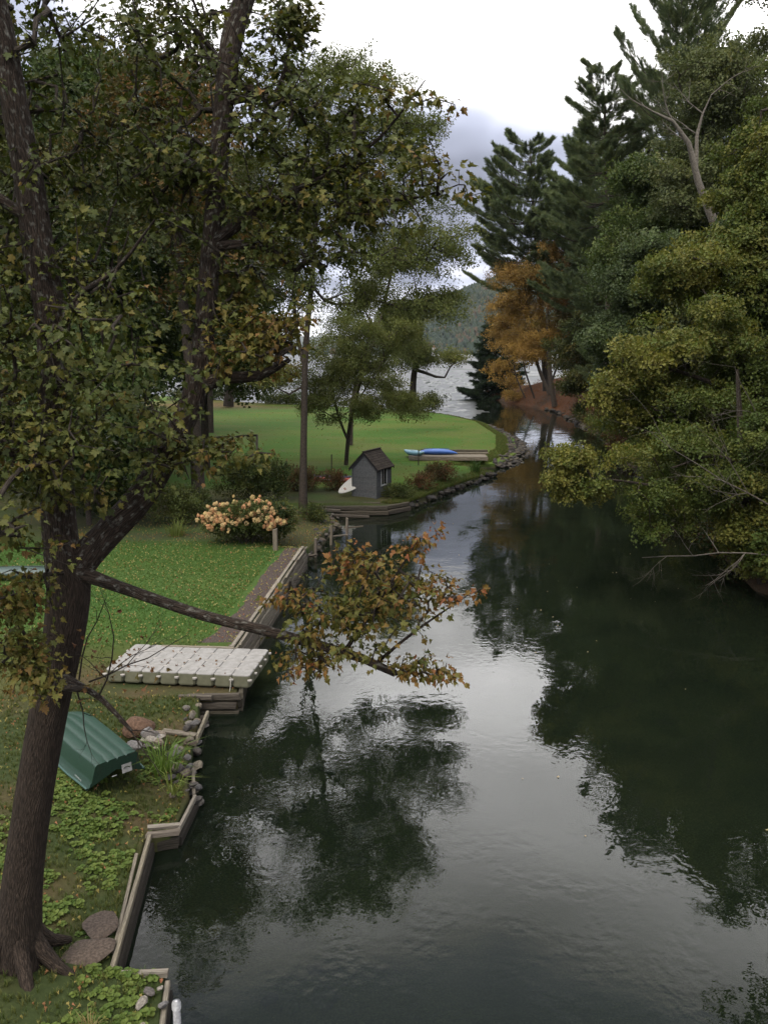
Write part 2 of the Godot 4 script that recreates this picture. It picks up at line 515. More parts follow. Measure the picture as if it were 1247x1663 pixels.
# ---------- trees ----------
# stems: arrays of Vector4 (place, radius). lobes: [centre, radii, twig ends, colour of the lobe 0..1]
func skeleton(stems: Array, lobes: Array, tip: float, shell := 0.45, loose := 0.42, flat := 0.42, each := 6.0) -> Dictionary:
	var pos := PackedVector3Array()
	var par := PackedInt32Array()
	var fixed := PackedInt32Array()
	for st in stems:
		for i in st.size():
			pos.append(Vector3(st[i].x, st[i].y, st[i].z))
			par.append(-1)
			fixed.append(1)
	var goal := []
	for lb in lobes:
		# each lobe is a handful of flattened sprays with gaps between them
		var sub := clampi(int(lb[2] / each), 1, 26)
		var mids := []
		for k in sub: mids.append([lb[0] + rv() * pow(rf(), shell) * lb[1] * 0.88, clampf(lb[3] + rf(-0.16, 0.16), 0, 1)])
		for k in lb[2]:
			var mid: Array = mids[rng.randi() % sub]
			var d := rv() * pow(rf(), 0.5) * (loose if sub > 3 else 0.8)
			goal.append([mid[0] + d * lb[1] * Vector3(1.3, flat, 1.3), mid[1]])
	var near := []
	for gl in goal:
		var best := 1e9
		for i in range(0, pos.size()):
			best = minf(best, pos[i].distance_squared_to(gl[0]))
		near.append([best, gl])
	near.sort_custom(func(a, b): return a[0] < b[0])
	var ends := PackedInt32Array()
	var tone := PackedFloat32Array()
	for e in near:
		var g: Vector3 = e[1][0]
		var best := 1e9
		var at := 0
		for i in pos.size():
			var d := pos[i].distance_squared_to(g)
			if fixed[i] == 1: d *= 1.25
			if pos[i].y > g.y: d *= 1.3
			if d < best:
				best = d
				at = i
		var p := pos[at]
		var dist := p.distance_to(g)
		var n := clampi(int(dist / 0.9), 1, 5)
		var before := at
		var side := rv() * dist * 0.07 + Vector3(0, dist * 0.08, 0)
		for k in n:
			var t := float(k + 1) / n
			pos.append(p.lerp(g, t) + side * sin(t * PI) + (rv() * 0.05 * dist / n if k < n - 1 else Vector3.ZERO))
			par.append(before)
			fixed.append(0)
			before = pos.size() - 1
		ends.append(before)
		tone.append(e[1][1])
	var carry := PackedFloat32Array()
	carry.resize(pos.size())
	for e in ends: carry[e] = 1.0
	for i in range(pos.size() - 1, -1, -1):
		if par[i] >= 0: carry[par[i]] += carry[i]
	var a := Acc.new()
	var done := PackedByteArray()
	done.resize(pos.size())
	for i in range(pos.size() - 1, -1, -1):
		if fixed[i] == 1 or done[i]: continue
		var chain := [pos[i]]
		var rad := [tip * pow(maxf(carry[i], 0.4), 0.5)]
		var j := i
		while true:
			done[j] = 1
			var up := par[j]
			chain.append(pos[up])
			rad.append(tip * pow(carry[j], 0.5) if fixed[up] == 1 else tip * pow(carry[up], 0.5))
			if fixed[up] == 1 or done[up]: break
			j = up
		chain.reverse()
		rad.reverse()
		tube(a, chain, rad, 3 if rad[0] < tip * 2.2 else 5, Color.WHITE, false)
	return {"mesh": a, "pos": pos, "par": par, "ends": ends, "tone": tone}

func tree(called: String, label: String, category: String, d: Dictionary, group := "") -> Node3D:
	var st0: Array = d.stems
	var base := Vector3(st0[0][0].x, st0[0][0].y, st0[0][0].z)
	var o := thing(called, label, category, base, 0.0, group)
	var stems := []
	for s in st0: stems.append(smooth_path(s, d.get("step", 0.8)))
	var sk := skeleton(stems, d.lobes, d.get("tip", 0.012), d.get("shell", 0.45), d.get("loose", 0.5), d.get("flat", 0.48), d.get("each", 6.0))
	var a: Acc = sk.mesh
	for s in stems:
		var ps := []
		var rs := []
		for q: Vector4 in s:
			ps.append(Vector3(q.x, q.y, q.z))
			rs.append(q.w)
		tube(a, ps, rs, d.get("sides", 8), Color.WHITE, true, d.get("rough", 0.12))
	var home := Transform3D(Basis(), -base)
	part("trunk", a.mesh(), M[d.get("bark", "bark")], o, home)
	var xfs := []
	var cols := PackedColorArray()
	var ends: PackedInt32Array = sk.ends
	var per: int = d.get("per", 8)
	var spread: float = d.get("spread", 0.6)
	var size: float = d.get("size", 1.0)
	var droop: float = d.get("droop", 0.0)
	for k in ends.size():
		var p: Vector3 = sk.pos[ends[k]]
		var q: Vector3 = sk.pos[sk.par[ends[k]]]
		var dir := (p - q).normalized()
		var clump := clampf(sk.tone[k] + rf(-0.15, 0.15), 0, 1)
		for s in per:
			var w := rv()
			w.y *= d.get("thin", 0.4)
			var at := p + w * spread * rf(0.15, 1.0) - dir * rf(0, 0.3) * spread
			xfs.append(Transform3D(basis_along(dir * 0.6 + w * 0.8 + Vector3(0, 0.25 - droop, 0), rf(0, TAU), size * rf(0.7, 1.2)), at - base))
			cols.append(tinted(d.palette, clump))
	if xfs.size():
		multi("crown", sprigs[d.get("sprig", "broad")], M.leaf, o, xfs, cols)
	return o

# a white pine or a hemlock: whorls of level boughs that carry flat sprays
func conifer(called: String, label: String, base: Vector3, top: Vector3, r: float, d: Dictionary) -> Node3D:
	var o := thing(called, label, "tree", base, 0.0, d.get("group", ""))
	var a := Acc.new()
	var ps := []
	var rs := []
	var H := top - base
	for i in 13:
		var t := i / 12.0
		ps.append(H * t + Vector3(sin(t * 5.0 + base.x) * 0.15, 0, cos(t * 4.0) * 0.15))
		rs.append(r * pow(1.0 - t, 0.8) + 0.03)
	tube(a, ps, rs, 8, Color.WHITE, true, 0.1)
	var xfs := []
	var cols := PackedColorArray()
	var low: float = d.get("low", 0.3)
	var whorls: int = d.get("whorls", 20)
	var reach: float = d.get("reach", 5.0)
	var rise: float = d.get("rise", 0.15)
	var size: float = d.get("size", 1.0)
	for wv in whorls:
		var t := low + (1.0 - low) * (wv + rf(-0.3, 0.3)) / whorls
		t = clampf(t, low, 0.985)
		var u := (t - low) / (1.0 - low)
		var prof := (pow(1.0 - u, 0.6) * 0.92 + 0.16) * (0.65 + 0.35 * smoothstep(0.0, 0.25, u)) if not d.has("cone") else (1.0 - u) + 0.06
		var n := rng.randi_range(4, 6)
		var turn := rf(0, TAU)
		for k in n:
			var ang := turn + TAU * k / n + rf(-0.4, 0.4)
			var out := Vector3(cos(ang), 0, sin(ang))
			if rf() < 0.16: continue
			var L := reach * prof * rf(0.4, 1.25)
			if d.has("lean"): L *= 1.0 + 0.35 * out.dot(d.lean)
			var p0 := H * t
			var cur := []
			var rad := []
			var br: float = rise * rf(0.2, 1.8) + d.get("crown_rise", 0.3) * u * u
			for s in 6:
				var f := s / 5.0
				cur.append(p0 + out * L * f + Vector3(0, L * (br * f + d.get("hook", 0.1) * f * f - 0.1 * sin(f * PI)), 0))
				rad.append((0.02 + 0.012 * L) * (1.0 - 0.8 * f))
			tube(a, cur, rad, 4, Color.WHITE, false)
			var m := int(d.get("density", 9.0) * L)
			for s in m:
				var f := lerpf(d.get("bare", 0.3), 1.0, pow(rf(), 0.75))
				var i := mini(int(f * 5), 4)
				var at: Vector3 = cur[i].lerp(cur[i + 1], f * 5 - i)
				var dir: Vector3 = (cur[i + 1] - cur[i]).normalized()
				var side := dir.cross(Vector3.UP).normalized() * (1.0 if rng.randi() % 2 else -1.0)
				var w := rf(0, 1) * L * 0.5 * (1.15 - f)
				at += side * w + dir * w * 0.5 + Vector3(0, rf(-0.12, 0.12) - w * d.get("sag", 0.05), 0)
				xfs.append(Transform3D(basis_along(dir * 0.8 + side * rf(0.1, 0.9) + Vector3(0, d.get("upturn", 0.45) * rf(0.3, 1.2), 0), rf(0, TAU), size * rf(0.7, 1.25)), at))
				cols.append(tinted(d.palette))
	part("trunk", a.mesh(), M.bark, o)
	multi("crown", sprigs[d.get("sprig", "pine")], M.needle, o, xfs, cols)
	return o
func bare_branch(a: Acc, p: Vector3, dir: Vector3, L: float, r: float, depth: int, bend := 0.35) -> void:
	var pts := [p]
	var rad := [r]
	var d := dir.normalized()
	var n := 5
	for i in n:
		d = (d + rv() * bend * 0.5).normalized()
		p += d * L / n
		pts.append(p)
		rad.append(r * (1.0 - 0.75 * (i + 1) / n))
	tube(a, pts, rad, 5 if depth > 1 else 3, Color.WHITE, false)
	if depth > 0:
		for k in rng.randi_range(3, 5):
			var i := rng.randi_range(1, n)
			bare_branch(a, pts[i], (d + rv() * 0.95).normalized(), L * rf(0.35, 0.62), rad[i] * 0.75, depth - 1, bend)

var PAL := {
	"airy": [Color(0.064, 0.084, 0.026), Color(0.105, 0.128, 0.040), Color(0.150, 0.158, 0.048)],
	"green": [Color(0.036, 0.060, 0.020), Color(0.065, 0.098, 0.028), Color(0.11, 0.132, 0.034)],
	"olive": [Color(0.035, 0.050, 0.018), Color(0.075, 0.085, 0.024), Color(0.140, 0.105, 0.032)],
	"greygreen": [Color(0.062, 0.080, 0.034), Color(0.096, 0.116, 0.044), Color(0.135, 0.14, 0.048)],
	"bluegreen": [Color(0.046, 0.070, 0.030), Color(0.074, 0.104, 0.040), Color(0.115, 0.13, 0.044)],
	"yellowgreen": [Color(0.050, 0.078, 0.020), Color(0.080, 0.110, 0.026), Color(0.150, 0.150, 0.034)],
	"orange": [Color(0.330, 0.215, 0.060), Color(0.265, 0.165, 0.050), Color(0.140, 0.118, 0.038)],
	"rustgreen": [Color(0.045, 0.065, 0.026), Color(0.085, 0.075, 0.026), Color(0.170, 0.085, 0.028)],
	"pine": [Color(0.072, 0.102, 0.058), Color(0.110, 0.146, 0.076), Color(0.155, 0.180, 0.084)],
	"hemlock": [Color(0.018, 0.034, 0.020), Color(0.032, 0.052, 0.028)],
	"maple": [Color(0.036, 0.050, 0.014), Color(0.066, 0.080, 0.020), Color(0.118, 0.110, 0.028), Color(0.150, 0.086, 0.032)],
	"turning": [Color(0.062, 0.075, 0.020), Color(0.105, 0.095, 0.024), Color(0.165, 0.095, 0.028), Color(0.195, 0.075, 0.035)],
	"shrub": [Color(0.030, 0.050, 0.018), Color(0.065, 0.085, 0.024), Color(0.090, 0.100, 0.028)],
	"redshrub": [Color(0.060, 0.075, 0.024), Color(0.100, 0.070, 0.032), Color(0.150, 0.062, 0.035)],
}
# the left bank from the bridge to the lake: [z, x of the edge, height of the edge, height inland]
const LEFT := [[20.0, -2.4, 0.5, 0.8], [-9.22, -2.79, 0.30, 0.69], [-10.73, -3.10, 0.30, 0.66], [-10.79, -3.89, 0.30, 0.66], [-14.15, -4.30, 0.30, 0.66], [-14.34, -3.87, 0.25, 0.66], [-15.76, -3.87, 0.20, 0.64], [-17.05, -4.20, 0.22, 0.62], [-19.22, -4.42, 0.25, 0.56], [-20.34, -4.62, 0.42, 0.56], [-20.42, -3.7, 0.46, 0.5], [-22.4, -3.85, 0.46, 0.5], [-22.8, -4.2, 0.84, 0.8], [-35.14, -3.4, 0.84, 0.8], [-36.2, -3.3, 0.5, 0.8], [-40.6, -2.8, 0.4, 0.8], [-43.2, -2.3, 0.35, 0.75], [-45.0, -3.0, 0.35, 0.75], [-46.7, -3.5, 0.4, 0.7], [-46.9, 0.1, 0.5, 0.68], [-48.1, 1.2, 0.45, 0.68], [-55.75, 4.7, 0.35, 0.75], [-61.9, 7.9, 0.25, 0.75], [-63.6, 6.3, 0.25, 0.6], [-65.0, 6.6, 0.25, 0.6], [-66.2, 9.0, 0.35, 0.75], [-73.2, 11.4, 0.35, 0.8], [-85.0, 12.9, 0.35, 0.85], [-101.0, 12.5, 0.35, 0.9], [-110.7, 9.8, 0.4, 0.9], [-119.4, 5.6, 0.4, 0.9], [-123.0, -2.0, 0.6, 1.0], [-129.0, -20.0, 1.0, 1.4], [-141.0, -29.0, 1.2, 1.5], [-150.0, -60.0, 1.2, 1.5], [-153.0, -300.0, 1.2, 1.5]]
# the right bank: [z, x of the edge, width of the land]
const RIGHT := [[20.0, 16.5, 140.0], [-20.0, 16.2, 140.0], [-28.5, 15.4, 140.0], [-31.5, 14.2, 140.0], [-34.0, 14.6, 140.0], [-60.0, 18.4, 140.0], [-90.0, 22.6, 130.0], [-110.0, 24.6, 90.0], [-128.0, 25.4, 36.0], [-140.0, 23.4, 20.0], [-150.0, 21.2, 11.0], [-166.0, 19.2, 5.0], [-181.0, 18.6, 0.6]]

func along(table: Array, zz: float, k: int) -> float:
	if zz >= table[0][0]: return table[0][k]
	for i in table.size() - 1:
		if zz <= table[i][0] and zz >= table[i + 1][0]:
			return lerpf(table[i][k], table[i + 1][k], (table[i][0] - zz) / maxf(table[i][0] - table[i + 1][0], 1e-6))
	return table[-1][k]
func left_height(x: float, zz: float) -> float:
	var off := along(LEFT, zz, 1) - x
	var h := lerpf(along(LEFT, zz, 2), along(LEFT, zz, 3), smoothstep(0.0, 2.6, off))
	var low := smoothstep(-19.2, -20.3, zz) * (1.0 - smoothstep(-22.6, -23.2, zz)) * (1.0 - smoothstep(3.0, 4.4, off))
	h = lerpf(h, 0.46, low)
	return h + 0.05 * noise.get_noise_2d(x * 14, zz * 14) * smoothstep(0.2, 1.2, off) * (1.0 - low) + maxf(0, off - 14) * 0.012 * smoothstep(-20, -60, zz)
func right_height(x: float, zz: float) -> float:
	var w := along(RIGHT, zz, 2)
	var off := clampf(x - along(RIGHT, zz, 1), 0, w)
	var h := 0.15 + minf(off, 14) * lerpf(0.44, 0.72, smoothstep(-108.0, -122.0, zz)) + maxf(0, minf(off, 45) - 14) * 0.26
	h = minf(h, 0.15 + (w - off) * 0.5)
	return h + 0.35 * noise.get_noise_2d(x * 6, zz * 6) * smoothstep(0.4, 4, off)

func row_list(from: float, to: float, table: Array) -> Array:
	var zs := []
	for t in table: zs.append(t[0])
	var q := from
	while q > to:
		zs.append(q)
		q -= 0.22 if q > -24 and q < -6 else 0.45 if q > -52 and q < 0 else 1.0
	zs.sort()
	zs.reverse()
	var out := [zs[0]]
	for v in zs:
		if out[-1] - v > 0.03: out.append(v)
	return out
func turf_colour(x: float, zz: float, off: float) -> Color:
	var n1 := noise.get_noise_2d(x * 9 + 50, zz * 9)
	var n2 := noise.get_noise_2d(x * 32, zz * 32 + 90)
	var lawn := Color(0.048, 0.105, 0.020).lerp(Color(0.068, 0.115, 0.026), clampf(0.5 + n1, 0, 1))
	var weeds := Color(0.046, 0.062, 0.020).lerp(Color(0.090, 0.064, 0.036), smoothstep(-0.15, 0.35, n1 + 0.6 * n2))
	var far := Color(0.060, 0.135, 0.014).lerp(Color(0.104, 0.145, 0.026), clampf(0.5 + n1 * 2.2 + n2 * 1.1, 0, 1))
	var soil := Color(0.055, 0.046, 0.032)
	var c := lawn
	if zz > -24.5: c = weeds.lerp(lawn, smoothstep(-21.0, -24.5, zz))
	if zz > -24.5 and off > 5.0: c = c.lerp(Color(0.085, 0.105, 0.03), 0.6)
	var bed := smoothstep(-35.5, -37.0, zz) * (1.0 - smoothstep(-50.0, -53.0, zz))
	c = c.lerp(soil.lerp(weeds.lerp(lawn, 0.35), clampf(0.7 + n2, 0, 1)), bed)
	c = c.lerp(far, smoothstep(-50.5, -53.5, zz))
	c = c.lerp(Color(0.12, 0.125, 0.045), smoothstep(0.2, 0.5, n2 + 0.4 * n1) * smoothstep(-50.0, -54.0, zz) * 0.6)
	if zz < -46 and zz > -66: c = c.lerp(weeds, 1.0 - smoothstep(0.3, 2.4, off + n2))
	if zz < -95: c = c.lerp(Color(0.155, 0.088, 0.040), clampf(1.15 - Vector2((x + 26) / 13.0, (zz + 124) / 9.0).length() + n2 * 0.5, 0, 1))
	return c

func ground() -> void:
	var offs := [-1.6, -0.7, -0.06, 0.0, 0.08, 0.2, 0.4, 0.65, 0.95, 1.3, 1.7, 2.1, 2.6, 3.1, 3.7, 4.4, 5.2, 6.1, 7.2, 8.5, 10, 12, 14.5, 17.5, 21, 25, 30, 36, 44, 55, 70, 100, 160, 300]
	var zs := row_list(20.0, -153.0, LEFT)
	var a := Acc.new()
	for zz: float in zs:
		var e := along(LEFT, zz, 1)
		var wall := zz > -36
		for o: float in offs:
			var y := 0.0
			if o < -1.0: y = -3.4 if wall else -0.9
			elif o < -0.3: y = -1.9 if wall else -0.35
			elif o < 0: y = -1.1 if wall else 0.02
			else: y = left_height(e - o, zz)
			var x := e - (o if o >= 0 else (o * (0.08 if wall else 1.0)))
			var c := turf_colour(x, zz, maxf(o, 0))
			if o < 0: c = Color(0.07, 0.06, 0.045)
			a.vert(Vector3(x, y, zz), Vector3.UP, c)
	weave(a, zs.size(), offs.size(), true)
	tag(part("lawn_ground", a.mesh(), M.turf, self), "", "", "", "structure")
	# the wooded slope
	a = Acc.new()
	zs = row_list(20.0, -181.0, RIGHT)
	var fr := [-0.06, -0.02, 0.0, 0.004, 0.01, 0.02, 0.035, 0.055, 0.08, 0.11, 0.15, 0.2, 0.27, 0.35, 0.45, 0.6, 0.8, 1.0, 1.01]
	for zz: float in zs:
		var e := along(RIGHT, zz, 1)
		var w := along(RIGHT, zz, 2)
		for f: float in fr:
			var x := e + f * w if f > 0 else e + f * 30
			var y := right_height(x, zz) if f >= 0 and f <= 1 else -1.5 * absf(f) * 20
			var n1 := noise.get_noise_2d(x * 11, zz * 11)
			var c := Color(0.060, 0.048, 0.030).lerp(Color(0.105, 0.066, 0.034), clampf(0.5 + n1, 0, 1))
			c = c.lerp(Color(0.175, 0.072, 0.030), smoothstep(-112, -122, zz) * clampf(0.75 + n1, 0, 1))
			a.vert(Vector3(x, y, zz), Vector3.UP, c)
	weave(a, zs.size(), fr.size(), false)
	tag(part("hillside_ground", a.mesh(), M.soil, self), "", "", "", "structure")
	# river bed
	a = Acc.new()
	var bx := [-4000, -200, -30, -8]
	var q := -6.0
	while q < 30: bx.append(q); q += 0.5
	bx.append_array([40, 80, 300, 4000])
	var bz := [60.0, 20.0]
	q = 10.0
	while q > -60: bz.append(q); q -= 0.6
	bz.append_array([-80.0, -110.0, -150.0, -200.0, -400.0, -1000.0, -3000.0, -9000.0])
	for zz: float in bz:
		for xx in bx:
			var x := float(xx)
			var l := x - along(LEFT, zz, 1)
			var rr := along(RIGHT, zz, 1) - x
			var dpt := minf(0.45 + 0.24 * maxf(l, 0), 0.3 + 0.35 * maxf(rr, 0))
			var y := -minf(dpt, 2.9) + 0.16 * noise.get_noise_2d(x * 22, zz * 22)
			if l < 0 or rr < 0 or zz < -100: y = -3.0
			var k := noise.get_noise_2d(x * 40, zz * 40) * 0.5 + 0.5
			a.vert(Vector3(x, y, zz), Vector3.UP, Color(0.16, 0.15, 0.09).lerp(Color(0.42, 0.36, 0.23), k * k))
	weave(a, bz.size(), bx.size(), false)
	tag(part("river_bed", a.mesh(), M.rock, self), "", "", "", "structure")
func weave(a: Acc, rows: int, cols: int, flip: bool) -> void:
	for i in rows - 1:
		for k in cols - 1:
			var p := i * cols + k
			if flip: a.quad(p, p + 1, p + cols + 1, p + cols)
			else: a.quad(p, p + cols, p + cols + 1, p + 1)
	var nn := PackedVector3Array()
	nn.resize(a.v.size())
	for t in range(0, a.ix.size(), 3):
		var n := (a.v[a.ix[t + 2]] - a.v[a.ix[t]]).cross(a.v[a.ix[t + 1]] - a.v[a.ix[t]])
		if n.y < 0: n = -n
		for k in 3: nn[a.ix[t + k]] += n
	for i in nn.size(): a.n[i] = nn[i].normalized()

func water() -> void:
	var xs := [-4000.0, -1500.0, -600.0, -250.0, -120.0, -60.0, -30.0, -14.0, -8.0]
	var q := -5.0
	while q < 14.5: xs.append(q); q += 0.16
	while q < 30: xs.append(q); q += 0.5
	xs.append_array([36.0, 46.0, 70.0, 120.0, 250.0, 600.0, 1500.0, 4000.0])
	var zs := [80.0, 40.0, 20.0, 5.0]
	q = -5.0
	while q > -46: zs.append(q); q -= 0.16
	while q > -9000: zs.append(q); q -= maxf(0.3, (-q - 40) * 0.02)
	zs.append(-9000.0)
	var a := Acc.new()
	var big := FastNoiseLite.new()
	big.seed = 91
	big.frequency = 1.0
	big.fractal_octaves = 1
	var wave := func(x: float, zz: float) -> float:
		return big.get_noise_2d(x * 0.42, zz * 0.5) * 1.0 + big.get_noise_2d(x * 1.1 + 40.0, zz * 1.5) * 0.32
	for zz: float in zs:
		for x: float in xs:
			var lake := 0.0
			if zz < -112.0: lake = clampf((12.0 + (-zz - 112.0) * 0.095 - x) / 4.0, 0.0, 1.0) * smoothstep(-108.0, -125.0, zz)
			if zz < -182.0: lake = 1.0
			var gate := smoothstep(-0.25, 0.5, big.get_noise_2d(x * 0.06 + 7.0, zz * 0.05)) * 0.9 + 0.25
			var amp := 0.0026 * gate + 0.3 * lake
			var e := 0.08
			var h0: float = wave.call(x, zz)
			var hx: float = wave.call(x + e, zz)
			var hz: float = wave.call(x, zz + e)
			a.vert(Vector3(x, h0 * 0.004, zz), Vector3(-(hx - h0) / e * amp, 1, -(hz - h0) / e * amp).normalized(), Color.WHITE, Vector2(x, zz))
	# the wind reaches the open lake; the channel behind the point lies sheltered
	var cols := xs.size()
	var lake_ix := PackedInt32Array()
	for i in zs.size() - 1:
		for k in cols - 1:
			var p := i * cols + k
			var c := a.v[p]
			var edge := 12.0 + (-c.z - 112.0) * 0.095 + 2.5 * noise.get_noise_2d(c.x * 9, c.z * 5)
			if (c.z < -112.0 and c.x < edge) or c.z < -182.0:
				for q2 in [p, p + cols, p + cols + 1, p, p + cols + 1, p + 1]: lake_ix.append(q2)
			else:
				a.quad(p, p + cols, p + cols + 1, p + 1)
	tag(part("river_water", a.mesh(), M.water, self), "", "", "", "structure")
	a.ix = lake_ix
	tag(part("lake_water", a.mesh(), M.lake, self), "", "", "", "structure")

func sky_panorama() -> ImageTexture:
	var w := 1024
	var h := 512
	var im := Image.create(w, h, false, Image.FORMAT_RGBF)
	var f := FastNoiseLite.new()
	f.seed = SKY_SEED
	f.frequency = 1.0
	f.fractal_octaves = 5
	for y in h:
		var el := PI / 2 - PI * (y + 0.5) / h
		var deg := rad_to_deg(el)
		for x in w:
			var az := TAU * (x + 0.5) / w
			if deg < -1.0:
				im.set_pixel(x, y, Color(0.5, 0.5, 0.5))
				continue
			# cloud deck seen in perspective: long flat banks low down, rounder ones overhead
			var k := 1.0 / (sin(maxf(el, 0.0)) + 0.22)
			var p := Vector3(cos(az) * cos(el) * k, sin(az) * cos(el) * k, sin(el) * 2.5)
			var n := f.get_noise_3d(p.x * 0.85, p.y * 0.85, p.z)
			var m := f.get_noise_3d(p.x * 2.6 + 9, p.y * 2.6, p.z * 2.4 + 4)
			# dark horizon bank; raised out of view so low cloud ahead stays dark
			var bank := 17.0 + 14.0 * f.get_noise_2d(cos(az) * 0.8, sin(az) * 0.8)
			var d := deg + n * 2.5 + m * 2.5
			var lum := lerpf(0.82, 0.24, smoothstep(3.6, 6.2, d + m * 2.0))
			lum = lerpf(lum, 0.46, smoothstep(bank * 0.66, bank * 0.9, d))
			lum = lerpf(lum, 1.25, smoothstep(bank * 0.9, bank + 5.0, d))
			lum = lerpf(lum, 2.9, smoothstep(bank + 3.0, bank + 12.0, d))
			lum = lerpf(lum, 0.5, smoothstep(27.0, 40.0, d + n * 6.0))
			lum = lerpf(lum, 2.1, smoothstep(44.0, 62.0, d))
			lum *= 1.0 + 0.28 * n + 0.22 * m
			lum = maxf(lum, 0.2)
			var white := smoothstep(0.45, 1.1, lum)
			im.set_pixel(x, y, Color(lerpf(0.88, 1.0, white), lerpf(0.94, 0.985, white), lerpf(1.18, 0.985, white)) * lum)
	return ImageTexture.create_from_image(im)
const SKY_SEED := 22

# ---------- the near maple ----------
func old_maple() -> void:
	var base := Vector3(-5.1, 0.62, -10.63)
	var o := thing("maple_tree", "old forked maple in the left foreground with dark lichened trunk and autumn leaves", "tree", base)
	var st := [
		[Vector4(-5.12, 0.4, -10.63, 0.404), Vector4(-5.08, 0.95, -10.63, 0.323), Vector4(-4.95, 1.9, -10.64, 0.271), Vector4(-4.72, 3.1, -10.68, 0.249), Vector4(-4.45, 4.3, -10.72, 0.245), Vector4(-4.2, 5.3, -10.76, 0.258), Vector4(-4.1, 6.0, -10.8, 0.267), Vector4(-4.12, 6.4, -10.82, 0.215)],
		[Vector4(-4.11, 5.91, -10.80, 0.249), Vector4(-4.19, 6.64, -10.85, 0.215), Vector4(-4.20, 7.35, -10.90, 0.202), Vector4(-4.15, 8.38, -10.90, 0.194), Vector4(-4.11, 9.29, -10.90, 0.189), Vector4(-4.19, 10.09, -10.85, 0.181), Vector4(-4.24, 11.01, -10.80, 0.163), Vector4(-4.30, 11.81, -10.70, 0.146), Vector4(-4.35, 12.63, -10.60, 0.129), Vector4(-4.45, 13.67, -10.40, 0.086), Vector4(-4.3, 15.5, -10.2, 0.043)],
		[Vector4(-4.15, 5.7, -10.80, 0.206), Vector4(-4.0, 6.2, -10.85, 0.202), Vector4(-3.62, 6.63, -10.95, 0.185), Vector4(-3.11, 7.18, -11.00, 0.176), Vector4(-2.66, 7.95, -11.10, 0.159), Vector4(-2.40, 8.60, -11.20, 0.146), Vector4(-2.28, 9.53, -11.30, 0.129), Vector4(-2.15, 10.84, -11.50, 0.120), Vector4(-2.00, 12.19, -11.60, 0.120), Vector4(-1.86, 13.01, -11.70, 0.133), Vector4(-1.57, 13.75, -11.80, 0.095), Vector4(-1.33, 15.15, -12.00, 0.060)],
		[Vector4(-4.0, 6.2, -10.75, 0.112), Vector4(-3.64, 6.08, -10.70, 0.082), Vector4(-3.10, 5.92, -10.60, 0.071), Vector4(-2.29, 5.69, -10.45, 0.067), Vector4(-1.57, 5.56, -10.30, 0.065), Vector4(-0.87, 5.42, -10.15, 0.060), Vector4(-0.25, 5.26, -10.05, 0.056), Vector4(0.14, 5.09, -10.00, 0.047)],
		[Vector4(-2.34, 8.56, -11.20, 0.103), Vector4(-2.04, 8.65, -11.10, 0.077), Vector4(-1.57, 8.68, -10.90, 0.065), Vector4(-1.16, 8.88, -10.70, 0.026)],
		[Vector4(-2.03, 12.08, -11.60, 0.069), Vector4(-1.63, 12.08, -11.40, 0.047), Vector4(-1.15, 11.99, -11.20, 0.039)],
		[Vector4(-2.19, 10.30, -11.40, 0.069), Vector4(-1.51, 10.29, -11.30, 0.047), Vector4(-1.11, 9.98, -11.20, 0.026)],
		[Vector4(-2.19, 10.34, -11.40, 0.077), Vector4(-1.42, 10.81, -11.30, 0.052), Vector4(-0.64, 11.16, -11.20, 0.034), Vector4(-0.03, 11.56, -11.10, 0.019), Vector4(0.49, 12.16, -11.00, 0.007)],
		[Vector4(-1.42, 10.81, -11.30, 0.043), Vector4(-0.48, 10.78, -11.10, 0.030), Vector4(0.42, 10.83, -11.00, 0.017), Vector4(0.90, 10.96, -10.90, 0.007)],
		[Vector4(-1.96, 12.33, -11.60, 0.060), Vector4(-1.33, 12.16, -11.50, 0.039), Vector4(-1.16, 12.77, -11.40, 0.015), Vector4(-1.11, 13.11, -11.40, 0.007)],
		[Vector4(-4.18, 4.8, -10.6, 0.077), Vector4(-3.95, 4.80, -10.40, 0.047), Vector4(-3.56, 4.67, -10.20, 0.036), Vector4(-3.14, 4.33, -10.00, 0.022)],
		[Vector4(-4.15, 9.0, -10.9, 0.069), Vector4(-3.6, 9.6, -10.4, 0.043), Vector4(-3.0, 9.9, -10.0, 0.026), Vector4(-2.5, 10.4, -9.8, 0.010)],
		[Vector4(-4.2, 8.2, -10.9, 0.077), Vector4(-4.5, 8.1, -10.0, 0.052), Vector4(-4.3, 7.6, -9.2, 0.030), Vector4(-4.0, 7.2, -8.7, 0.010)],
		[Vector4(-4.2, 10.5, -10.8, 0.069), Vector4(-5.2, 11.2, -10.5, 0.043), Vector4(-6.2, 11.6, -10.3, 0.017)],
		[Vector4(-4.2, 7.6, -10.9, 0.069), Vector4(-5.2, 7.8, -10.7, 0.043), Vector4(-6.2, 7.6, -10.5, 0.017)],
	]
